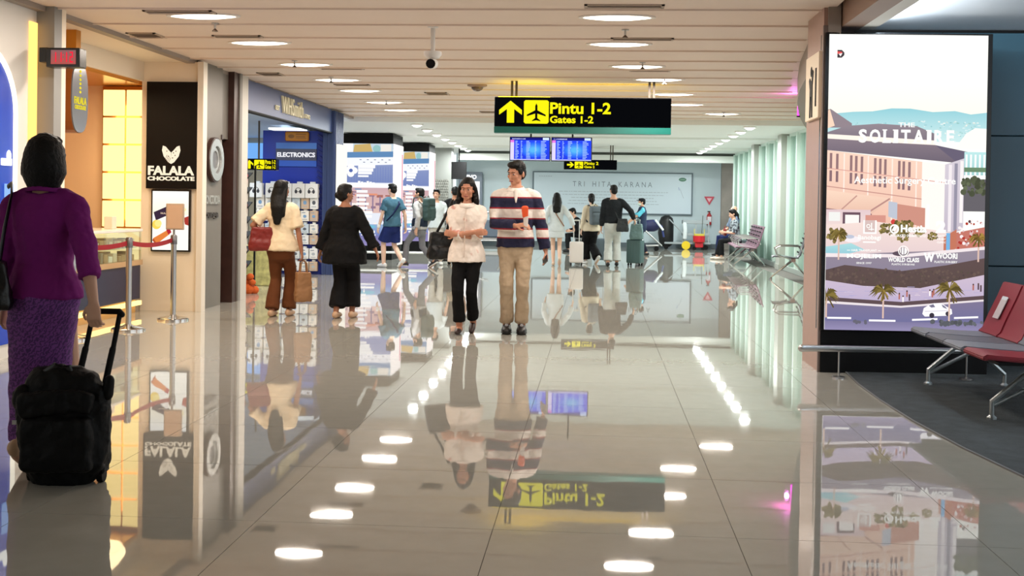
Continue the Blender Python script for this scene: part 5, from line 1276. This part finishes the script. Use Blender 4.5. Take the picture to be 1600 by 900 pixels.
def bag_soft(name, lab, cat, loc, rz, w, d, h, m_, strap=None, handles=True, sm=None, top=.75, group=None):
    """a soft hand bag: body tapering to the mouth, two loop handles or a strap path (local metres)"""
    t = thing(name, lab, cat, loc, rz, group)
    b = MB(); b.prism([(-w * .47, 0), (w * .47, 0), (w * .5, h * .2), (w * .5 * top, h), (-w * .5 * top, h), (-w * .5, h * .2)], d * .8, lambda u, v, q: (u, q - d * .4, v)); b.box((0, 0, h * .25), (w * .8, d, h * .45), bev=.03, seg=2)
    fuse(b, 'body', m_, t, .011, 5, .012, .06)
    if handles:
        for q in (-1, 1): MB().tube([(-w * .22, q * d * .2, h * .95), (-w * .16, q * d * .2, h * 1.3), (0, q * d * .2, h * 1.42), (w * .16, q * d * .2, h * 1.3), (w * .22, q * d * .2, h * .95)], [.008] * 5, n=8).build('handle', sm or m_, t, smooth=True)
    if strap:
        MB().tube(strap, [(.014, .006)] * len(strap), n=8, ref=(0, 0, 1)).build('strap', sm or m_, t, smooth=True)
    return t

# 1 ---- woman in purple with the trolley bag, seen from behind
PUR = cl('purple', (120, 26, 112)); BAT = pattern_mat('batik_purple', (122, 62, 142), (76, 36, 100), 20, .3, .75, 'wave')
p = P('woman with black bob in purple jacket and patterned skirt, seen from behind', (-2.74, 5.55, 0), 178, 1.64, True, la=(.06, .1, .03), ra=(-.06, -.05), lup=25, lh=(.25, -.06, .80), rh=(-.37, .2, .86), rp=(-.55, .4, 0), lp=(.12, .6, 0), sk=LT, voxel=.008, curl=.75, head=(0, 0, 0), rhd=(-.1, .15, -1), rpn=(0, -1, 0), sw=.175)
p.top(PUR, .87, .74, .02, .02, name='jacket', folds=.014, cuff=.014, collar=PUR); p.skirt(BAT, .13, 1.0, .185, .135, folds=.014, dx=.05, d=.8, dy=-.02); p.shoes(SHT); p.hair('bob')
bag_soft('shoulder_bag', 'black leather shoulder bag hanging at the left side of the woman in purple', 'bag', (-2.94, 5.36, .80), 20, .24, .12, .24, LEAB, handles=False, strap=[(.06, .0, .22), (.08, .03, .4), (.1, .1, .56), (.09, .17, .615), (.07, .2, .6)])
# trolley bag
t = thing('trolley_bag', 'black soft trolley suitcase pulled by the woman in purple', 'suitcase', (-2.5, 5.28, 0), 4)
FAB = mat('bag_fabric', (5, 6, 7), .6, spec=.2, bump=.35, bscale=50)
b = MB(); b.tube([(0, 0, .06), (-.005, 0, .2), (-.01, 0, .36), (-.0, 0, .47)], [(.185, .1), (.215, .115), (.225, .11), (.19, .09)], n=24); b.box((0, .02, .26), (.4, .16, .4), bev=.04, seg=3); b.box((0, -.09, .2), (.33, .1, .26), bev=.04, seg=3)
fuse(b, 'body', FAB, t, .008, 4, .014, .07)
b = MB(); b.box((-.06, -.1, .39), (.24, .07, .12), Matrix.Rotation(R(-8), 3, 'Y'), .03, 2); b.box((.1, -.09, .4), (.14, .06, .11), Matrix.Rotation(R(10), 3, 'Y'), .03, 2); b.ell((-.18, -.05, .41), (.05, .06, .06)); fuse(b, 'front_pocket', FAB, t, .008, 3, .012, .05)
b = MB(); b.tube([(.2, 0, .42), (.21, 0, .49)], [.03, .025]); fuse(b, 'corner_flap', FAB, t, .008, 2)
b = MB(); b.tube([(-.18, 0, .44), (-.15, 0, .49)], [.025, .02]); fuse(b, 'corner_flap', FAB, t, .008, 2)
MB().tube([(-.09, -.03, .46), (-.075, -.04, .53), (-.03, -.04, .56), (.03, -.04, .555), (.06, -.03, .46)], [(.016, .008)] * 5, n=8).build('carry_handle', LEAB, t, smooth=True)
MB().tube([(-.09, -.1, .42), (.02, -.11, .45), (.1, -.1, .43)], [.01] * 3, n=8).build('flap_piping', LEAB, t)
for x0, x1 in ((.02, .075), (.155, .205)): MB().tube([(x0, .09, .44), (x0 + (x1 - x0) * .55, .12, .62)], [.016, .016], n=10).tube([(x0 + (x1 - x0) * .5, .12, .6), (x1, .15, .79)], [.0125, .0125], n=10).build('handle_bar', BLACKM, t)
MB().tube([(.06, .15, .785), (.075, .15, .80), (.205, .15, .80), (.215, .15, .785)], [.015] * 4, ref=(0, 1, 0), n=10).build('grip', BLACKM, t)
for x_ in (-.16, .17):
    MB().cyl((x_ - .014, .02, .035), (x_ + .014, .02, .035), .035, n=14).build('wheel', BLACKM, t); MB().b2(x_ - .025, x_ + .025, -.02, .06, .045, .09, .008).build('wheel_housing', BLACKM, t)
MB().b2(-.185, -.165, -.15, -.145, .3, .32).build('zip_pull', STEEL, t)

# 2 ---- woman in cream blouse
p = P('long-haired woman in cream blouse and brown trousers walking away with red bag', (-3.64, 13.1, 0), 178, 1.555, True, la=(.085, .08), ra=(-.095, -.06), lh=(.2, -.02, .98), rh=(-.3, .06, .76), rp=(-.6, .5, 0), sk=DK, head=(-26, 0, 0), curl=.8, lp=(.6, .4, -.3))
p.top(CRM, .83, .42, .028, .035, name='blouse', cuff=.02, folds=.016); p.pants(BRN, .014, .99, .034); p.shoes(SHT); p.hair('long', length=.2)
bag_soft('shoulder_bag', 'large dark red leather shoulder bag at the left side of the woman in cream', 'bag', (-3.84, 13.0, .76), 200, .3, .15, .27, LEAR, handles=False, strap=[(-.12, 0, .27), (-.1, 0, .45), (-.15, .03, .6), (-.2, .06, .52), (-.13, .02, .28)])
bag_soft('tote_bag', 'tan tote bag with thin handles carried low by the woman in cream', 'bag', (-3.36, 13.05, .18), 30, .2, .14, .34, mat('tote_tan', (150, 108, 70), .7), top=.8)
# 3 ---- woman in black
p = P('woman dressed all in black tunic and wide trousers walking away, hair tied up', (-2.88, 13.05, 0), 176, 1.52, True, la=(.09, .05), ra=(-.09, -.06), rup=0, lh=(.36, -.06, .78), rh=(-.42, .04, .88), lp=(.6, .5, 0), rp=(-.7, .5, 0), sk=DK, head=(-40, 0, 0), curl=.5, wide=1.14)
p.top(BLK, .70, .93, .035, .06, name='tunic', cuff=.03, folds=.018); p.pants(BLK, .02, .93, .045); p.shoes(SHT); p.hair('bun')
# 4 ---- woman in floral blouse
FLO = pattern_mat('floral_blouse', (238, 228, 218), (206, 142, 128), 9, .60, .70)
p = P('woman in white floral blouse walking towards the viewer with folded arms', (-1.33, 11.8, 0), -2, 1.575, True, la=(.065, .12, .03), ra=(-.065, -.04), lup=22, lh=(-.1, -.17, 1.105), rh=(.11, -.2, 1.135), lp=(.75, .2, -.7), rp=(-.75, .2, -.7), sk=skin('warm', (190, 132, 104)), voxel=.008, curl=.5, head=(-3, 4, 0), lhd=(-1, .12, .15), rhd=(1, .1, .0), lpn=(0, 1, 0), rpn=(0, 1, 0))
p.top(FLO, .80, .66, .022, .02, name='blouse', folds=.014, cuff=.022, collar=FLO); p.pants(BLK, .012, .93, .012)
MB().tube([p.up(1.40) + Vector((0, -.09, 0)), p.up(1.25) + Vector((0, -.155, 0)), p.up(.86) + Vector((0, -.165, 0))], [(.006, .004)] * 3, n=6).build('button_placket', mat('placket', (214, 198, 186), .8), p.t)
p.shoes(mat('sandal_dark', (44, 26, 22), .5), 'sandal', .82)
p.hair('wavy')
bag_soft('shoulder_bag', 'black and brown handbag hanging at the right elbow of the woman with folded arms', 'bag', (-1.6, 11.86, .76), 20, .3, .15, .28, LEAB, handles=False, strap=[(-.06, 0, .26), (.02, -.02, .42), (.1, -.03, .6), (.12, .0, .62), (.1, .04, .45), (.06, .04, .27)])
# 5 ---- man in striped sweater
N_, Wt_, Rd_ = (22, 24, 58), (226, 218, 210), (150, 30, 44)
STR = stripes_mat('striped_knit', [(.84, N_), (.985, Rd_), (1.0, Wt_), (1.078, Rd_), (1.093, N_), (1.185, Rd_), (1.2, Wt_), (1.29, Rd_), (1.305, N_), (1.402, Rd_), (1.414, Wt_)], .80, 1.6)
p = P('man in navy and white striped sweater and khaki trousers walking towards the viewer', (-.84, 11.95, 0), 4, 1.77, False, la=(.075, -.02), ra=(-.075, .0), lh=(.31, .0, .80), rh=(.0, -.24, 1.075), rp=(-.8, .35, -.4), lp=(.5, .6, 0), sk=skin('warm2', (196, 140, 112)), voxel=.008, curl=.55, head=(-38, 14, 4), rhd=(.9, -.3, .15), rpn=(0, .6, -1))
p.top(STR, .86, .97, .028, .0, name='sweater', folds=.016, cuff=.008, collar=mat('collar_white', (228, 222, 214), .8)); p.pants(KHK, .014, .97, .008, folds=.018); p.shoes(SHB, 'shoe', 1.15, sole=BLACKM)
for q in p.A: MB().ell(q + Vector((0, -.1, .0)), (.02, .03, .02), None, 8, 6).build('shoe_tongue', mat('tongue_grey', (150, 150, 152), .6), p.t)
b = MB(); b.tube([(0, -.115, 1.49), (.0, -.135, 1.42), (0, -.15, 1.36)], [(.02, .01), (.018, .01), (.006, .008)], n=8); b.build('collar_placket', MATS['collar_white'], p.t)
p.hair('short')
w_ = p.world(p.Wr[1]); hand_l = p.world(p.Wr[0])
t = thing('snack_packet', 'clear packet with orange top held against the striped sweater', 'packet', (w_.x + .105, w_.y - .035, w_.z - .0), 0)
MB().tube([(0, 0, -.02), (0, 0, .1)], [(.022, .016), (.026, .018)], n=12).build('sleeve', mat('packet_clear', (214, 206, 200), .3), t); MB().tube([(-.005, 0, .1), (-.01, -.005, .19)], [(.03, .02), (.036, .018)], n=12).build('orange_top', mat('packet_orange', (226, 84, 34), .5), t)
t = thing('phone', 'dark phone held low in the left hand of the man in the striped sweater', 'phone', (hand_l.x + .0, hand_l.y - .05, hand_l.z - .1), 20); MB().box((0, 0, 0), (.012, .075, .15), Matrix.Rotation(R(70), 3, 'X'), .004).build('phone', mat('phone_dark', (30, 14, 22), .3), t)

# ---- far group on the left
p = P('man in teal T-shirt and navy shorts walking left in white shoes', (-4.13, 23.1, 0), -132, 1.68, False, la=(.1, -.14), ra=(-.09, .22, .06), rup=35, lh=(.27, -.1, .82), rh=(-.27, .1, .84), sk=PALE, curl=.5)
p.top(cl('teal', (62, 100, 120)), .84, .33, .024, .02, name='t_shirt', cuff=.02); p.pants(cl('navy_short', (26, 40, 96)), .02, .44, .035, name='shorts'); p.shoes(SHW); p.hair('short')
MB().tube([p.S[1] + Vector((.06, .0, .06)), Vector((-.06, .16, 1.3)), Vector((.1, .15, 1.08)), Vector((.19, .06, .95))], [(.02, .008)] * 4, n=8).build('cross_strap', NVY, p.t)
MB().tube([p.Wr[0] + Vector((0, 0, .03)), p.Wr[0] + Vector((0, 0, .005))], [.036, .036], n=12).build('watch', SHW, p.t)
p = P('man in grey shirt with a green backpack striding left', (-3.6, 23.3, 0), -112, 1.64, False, la=(.08, -.3, .02), ra=(-.08, .32, .05), rup=30, lh=(.26, .08, .82), rh=(-.26, -.04, .84), sk=LT, curl=.5, hips=.85)
p.top(cl('grey', (176, 176, 176)), .84, .94, .022, .02, name='shirt'); p.pants(cl('ash', (120, 122, 128)), .014, .97, .012); p.shoes(mat('shoe_dark', (40, 36, 40), .5), sole=SHW); p.hair('short')
MB().tube([(0, 0, .86), (0, 0, .95)], [(.2, .155), (.195, .15)], n=18).build('waist_jacket', cl('slate_navy', (34, 44, 62)), p.t, smooth=True)
def backpack(lab, pp, w, d, h, z, m_, m2=None, off=.11):
    c_ = pp.world(Vector((0, off * pp.k, 0))); t = thing('backpack', lab, 'backpack', (c_.x, c_.y, z), math.degrees(pp.t.rotation_euler.z))
    b = MB(); b.box((0, d / 2, h / 2), (w, d, h), bev=.05, seg=3); b.box((0, d * .95, h * .34), (w * .8, d * .5, h * .5), bev=.04, seg=3); fuse(b, 'body', m_, t, .014, 4, .01, .08)
    for q in (-1, 1): MB().tube([(q * w * .3, .02, h * .95), (q * w * .36, -.06, h * 1.06), (q * w * .42, -.2, h * .98), (q * w * .46, -.23, h * .6), (q * w * .5, -.05, h * .15)], [(.024, .01)] * 5, n=8).build('shoulder_strap', m2 or m_, t, smooth=True)
    MB().tube([(-.04, d * .4, h), (0, d * .4, h + .05), (.04, d * .4, h)], [.008] * 3, n=6).build('grab_loop', m2 or m_, t)
    MB().tube([(-w * .4, d * 1.0, h * .68), (w * .4, d * 1.0, h * .68)], [.006] * 2, n=6).build('zip_line', BLACKM, t)
    return t
backpack('dark green backpack on the man in the grey shirt', p, .3, .16, .46, .96, mat('pack_green', (46, 72, 70), .7), off=.14)
p = P('man in white T-shirt facing the viewer behind the green backpack', (-3.42, 24.4, 0), 20, 1.6, False, la=(.1, -.05), ra=(-.09, .12), lh=(.28, -.1, .84), rh=(-.26, .0, .84), sk=LT, head=(-25, 0, 0))
p.top(WHT, .84, .34, .022, .02, name='t_shirt', cuff=.02); p.pants(cl('sand', (196, 190, 180)), .014, .97, .012); p.shoes(SHW); p.hair('short')
p = P('person in black shirt seen from behind beside the woman with folded arms', (-3.12, 25.2, 0), 190, 1.67, False, la=(.1, .05), ra=(-.09, -.06), lh=(.28, -.12, .86), rh=(-.26, -.1, .86), sk=DK)
p.top(BLK, .86, .36, .024, .02, name='shirt', cuff=.02); p.pants(KHK, .014, .97, .012); p.shoes(SHT); p.hair('short')
t = thing('suitcase', 'black suitcase standing behind the man with the green backpack', 'suitcase', (-3.3, 24.6, 0), 15); MB().b2(-.2, .2, -.12, .12, .07, .6, .03).build('shell', LEAB, t)
for x_ in (-.15, .15): MB().cyl((x_, -.02, .035), (x_, .02, .035), .035).build('wheel', BLACKM, t)
MB().tube([(-.1, .08, .6), (-.1, .08, .95), (.1, .08, .95), (.1, .08, .6)], [.01] * 4, n=8, ref=(0, 1, 0)).build('pull_handle', STEEL, t)

# ---- far group in the middle
def suitcase(lab, loc, rz, w, d, h, m_, hh=.35, hm=None):
    t = thing('suitcase', lab, 'suitcase', loc, rz); MB().box((0, 0, .06 + h / 2), (w, d, h), bev=.035, seg=3).build('shell', m_, t, smooth=True)
    for q in range(5): MB().b2(-w * .4 + q * w * .2 - .006, -w * .4 + q * w * .2 + .006, -d / 2 - .006, -d / 2 + .004, .1, h).build('groove_rib', m_, t)
    for x_ in (-1, 1):
        for y_ in (-1, 1): MB().cyl((x_ * w * .38 - .012, y_ * d * .3, .03), (x_ * w * .38 + .012, y_ * d * .3, .03), .03, n=10).build('wheel', BLACKM, t)
    for x_ in (-1, 1): MB().cyl((x_ * w * .2, d * .3, h + .05), (x_ * w * .2, d * .3, h + .06 + hh), .01, n=8).build('handle_bar', hm or STEEL, t)
    MB().b2(-w * .24, w * .24, d * .3 - .015, d * .3 + .015, h + .05 + hh, h + .08 + hh, .006).build('grip', hm or STEEL, t); return t
p = P('long-haired girl in short white dress walking away with a white suitcase', (-.87, 25.0, 0), 184, 1.56, True, la=(.06, .02), ra=(-.08, .2, .05), rup=38, lh=(.24, -.04, .86), rh=(-.40, .06, .93), rp=(-.4, .5, -.4), lp=(.5, .5, 0), sk=PALE, head=(10, 0, 0))
p.top(WHT, .80, .92, .026, .01, name='blouse', cuff=.02); p.skirt(WHT, .66, 1.0, .19, .20, 'shorts_skirt'); p.shoes(mat('shoe_sand', (216, 188, 164), .5)); p.hair('long', length=.12)
MB().tube([p.S[0] + Vector((-.05, .04, .04)), Vector((.0, .15, 1.1)), Vector((-.16, .12, .86))], [(.012, .006)] * 3, n=8).build('cross_strap', mat('strap_brown', (140, 100, 76), .6), p.t)
suitcase('small white suitcase pulled by the girl in the white dress', (-.43, 25.2, 0), 4, .3, .2, .46, mat('case_white', (232, 226, 222), .35), .46, mat('bar_white', (220, 220, 216), .4))
p = P('person in beige hooded top with grey backpack and wide black trousers', (-.12, 26.0, 0), 212, 1.56, True, la=(.07, -.12), ra=(-.07, .2, .06), rup=40, lh=(.22, -.1, .8), rh=(-.24, .0, .84), sk=PALE, head=(-18, 0, 0))
p.top(cl('beige', (214, 200, 176)), .80, .95, .034, .02, name='hooded_top', cuff=.01); b = MB(); b.ell(p.up(1.41) + Vector((0, .09, .0)), (.11, .07, .06)); fuse(b, 'hood', MATS['cloth_beige'], p.t, .012, 3, .01); p.pants(BLK, .03, .98, .05); p.shoes(SHW, sole=SHW); p.hair('tail')
backpack('grey backpack on the person in the beige hooded top', p, .29, .14, .42, .88, mat('pack_grey', (92, 104, 112), .7), mat('pack_strap', (50, 58, 64), .7), off=.13)
suitcase('grey suitcase between the beige hooded person and the man in the dark sweater', (.1, 26.6, 0), 0, .34, .22, .5, mat('case_grey', (98, 112, 122), .4), .3)
p = P('man in dark sweater and pale trousers walking away, pulling a green suitcase', (.36, 25.15, 0), 181, 1.75, False, la=(.1, .06), ra=(-.09, -.08), lh=(.25, -.04, .8), rh=(-.44, .02, 1.0), rp=(-.5, .5, -.5), lp=(.5, .6, 0), sk=LT, head=(14, 0, 0), wide=1.06)
p.top(cl('charcoal', (26, 30, 34)), .90, .95, .026, .0, name='sweater', cuff=.0); p.pants(cl('stone', (190, 194, 190)), .022, .97, .03); p.shoes(SHB); p.hair('short')
bag_soft('sling_bag', 'black sling bag at the right hip of the man in the dark sweater', 'bag', (.56, 24.96, .76), 0, .27, .12, .28, mat('sling_black', (30, 36, 40), .6), handles=False, strap=[(-.08, .05, .24), (-.2, .06, .5), (-.3, .1, .7)])
suitcase('tall dark green suitcase with a bag on top, beside the dark sweater man', (.86, 25.5, 0), -24, .34, .24, .52, mat('case_green', (66, 92, 92), .4), .42)
bag_soft('travel_bag', 'grey green soft bag riding on top of the dark green suitcase', 'bag', (.88, 25.42, .585), -10, .3, .2, .34, mat('bag_sage', (96, 122, 122), .7, bump=.3, bscale=20))
p = P('cleaner in cyan shirt, dark vest, cap and face mask facing left', (1.2, 30.8, 0), -84, 1.5, False, la=(.09, -.1), ra=(-.09, .16), lh=(.16, -.42, .98), rh=(-.12, -.44, .96), lp=(.5, .4, -.6), rp=(-.5, .4, -.6), sk=LT)
p.top(cl('cyan', (96, 190, 214)), .90, .4, .02, .0, name='shirt'); b = MB(); p.trunk(b, p.torso(.034, .82, 1.38)); fuse(b, 'vest', cl('slate', (38, 50, 74)), p.t, .012, 4, .008); p.pants(cl('dark_navy', (24, 26, 42)), .016, .97, .015); p.shoes(SHB); p.hair('short')
b = MB(); b.ell(p.o(0, .015, .07), (.088 * p.k, .105 * p.k, .06 * p.k), p.head).ell(p.o(0, -.11, .06), (.06 * p.k, .06 * p.k, .012 * p.k), p.head); fuse(b, 'cap', cl('cap_black', (18, 20, 28)), p.t, .01, 2)
b = MB(); b.ell(p.o(0, -.05, -.055), (.066 * p.k, .07 * p.k, .052 * p.k), p.head); fuse(b, 'face_mask', cl('mask', (206, 226, 214)), p.t, .01, 2)
# person bent behind the hooded traveller
p = P('dark-haired person in black sitting on the trolley beyond the beige hooded traveller', (-.42, 32.2, 0), -70, 1.62, False, la=(.1, -.4), ra=(-.09, -.36), lh=(.14, -.36, .62), rh=(-.12, -.36, .62), hips=.5, knees=[(0, -1, .6)] * 2, lean=22, sk=LT, head=(0, 20, 0))
p.top(BLK, .84, .9, .024, .0, name='jacket'); p.pants(BLK, .016, .97, .012); p.shoes(SHB); p.hair('short')
t = thing('luggage_stool', 'low grey luggage trolley seat under the person in black', 'trolley', (-.42, 32.2, 0), -70); MB().b2(-.25, .25, -.12, .25, .36, .40, .01).b2(-.24, -.2, -.1, .24, .0, .37).b2(.2, .24, -.1, .24, 0, .37).build('frame', STEEL, t)
# seated on the far bench
p = P('woman in patterned top and black trousers sitting on the mauve bench', (3.5, 29.2, 0), -84, 1.58, True, la=(.08, -.42), ra=(-.08, -.5), lh=(.12, -.34, .74), rh=(-.1, -.34, .74), hips=.535, knees=[(0, -1, .7)] * 2, lean=8, sk=LT, head=(10, 14, 0))
p.top(pattern_mat('floral_dark', (150, 160, 166), (40, 44, 54), 14, .45, .6), .84, .5, .022, .0, name='top'); p.pants(BLK, .016, .95, .012); p.shoes(mat('shoe_beige', (190, 178, 164), .5)); p.hair('tail')
t = thing('handbag', 'red handbag on the lap of the seated woman on the mauve bench', 'bag', (3.22, 29.3, .62), -84); MB().tube([(0, 0, .02), (0, 0, .14)], [(.14, .05), (.11, .03)], n=16).build('body', LEAR, t, smooth=True); MB().tube([(-.07, 0, .14), (0, 0, .22), (.07, 0, .14)], [.007] * 3, n=6).build('handle', LEAR, t)
p = P('second seated person with shaved head partly behind the woman on the mauve bench', (3.72, 31.6, 0), -70, 1.68, False, la=(.1, -.42), ra=(-.1, -.42), lh=(.15, -.3, .66), rh=(-.15, -.3, .66), hips=.535, knees=[(0, -1, .7)] * 2, sk=LT)
p.top(cl('dull_blue', (96, 110, 130)), .84, .4, .022, .0, name='shirt'); p.pants(NVY, .016, .97, .012); p.shoes(SHB)
t = thing('waiting_stool', 'low grey waiting stool under the person with shaved head', 'stool', (3.72, 31.6, 0), -70); MB().b2(-.22, .22, -.1, .3, .36, .43, .015).build('seat', GREY, t)
for x_ in (-.18, .18): MB().b2(x_ - .02, x_ + .02, -.05, .25, 0, .36).build('leg', STEEL, t)
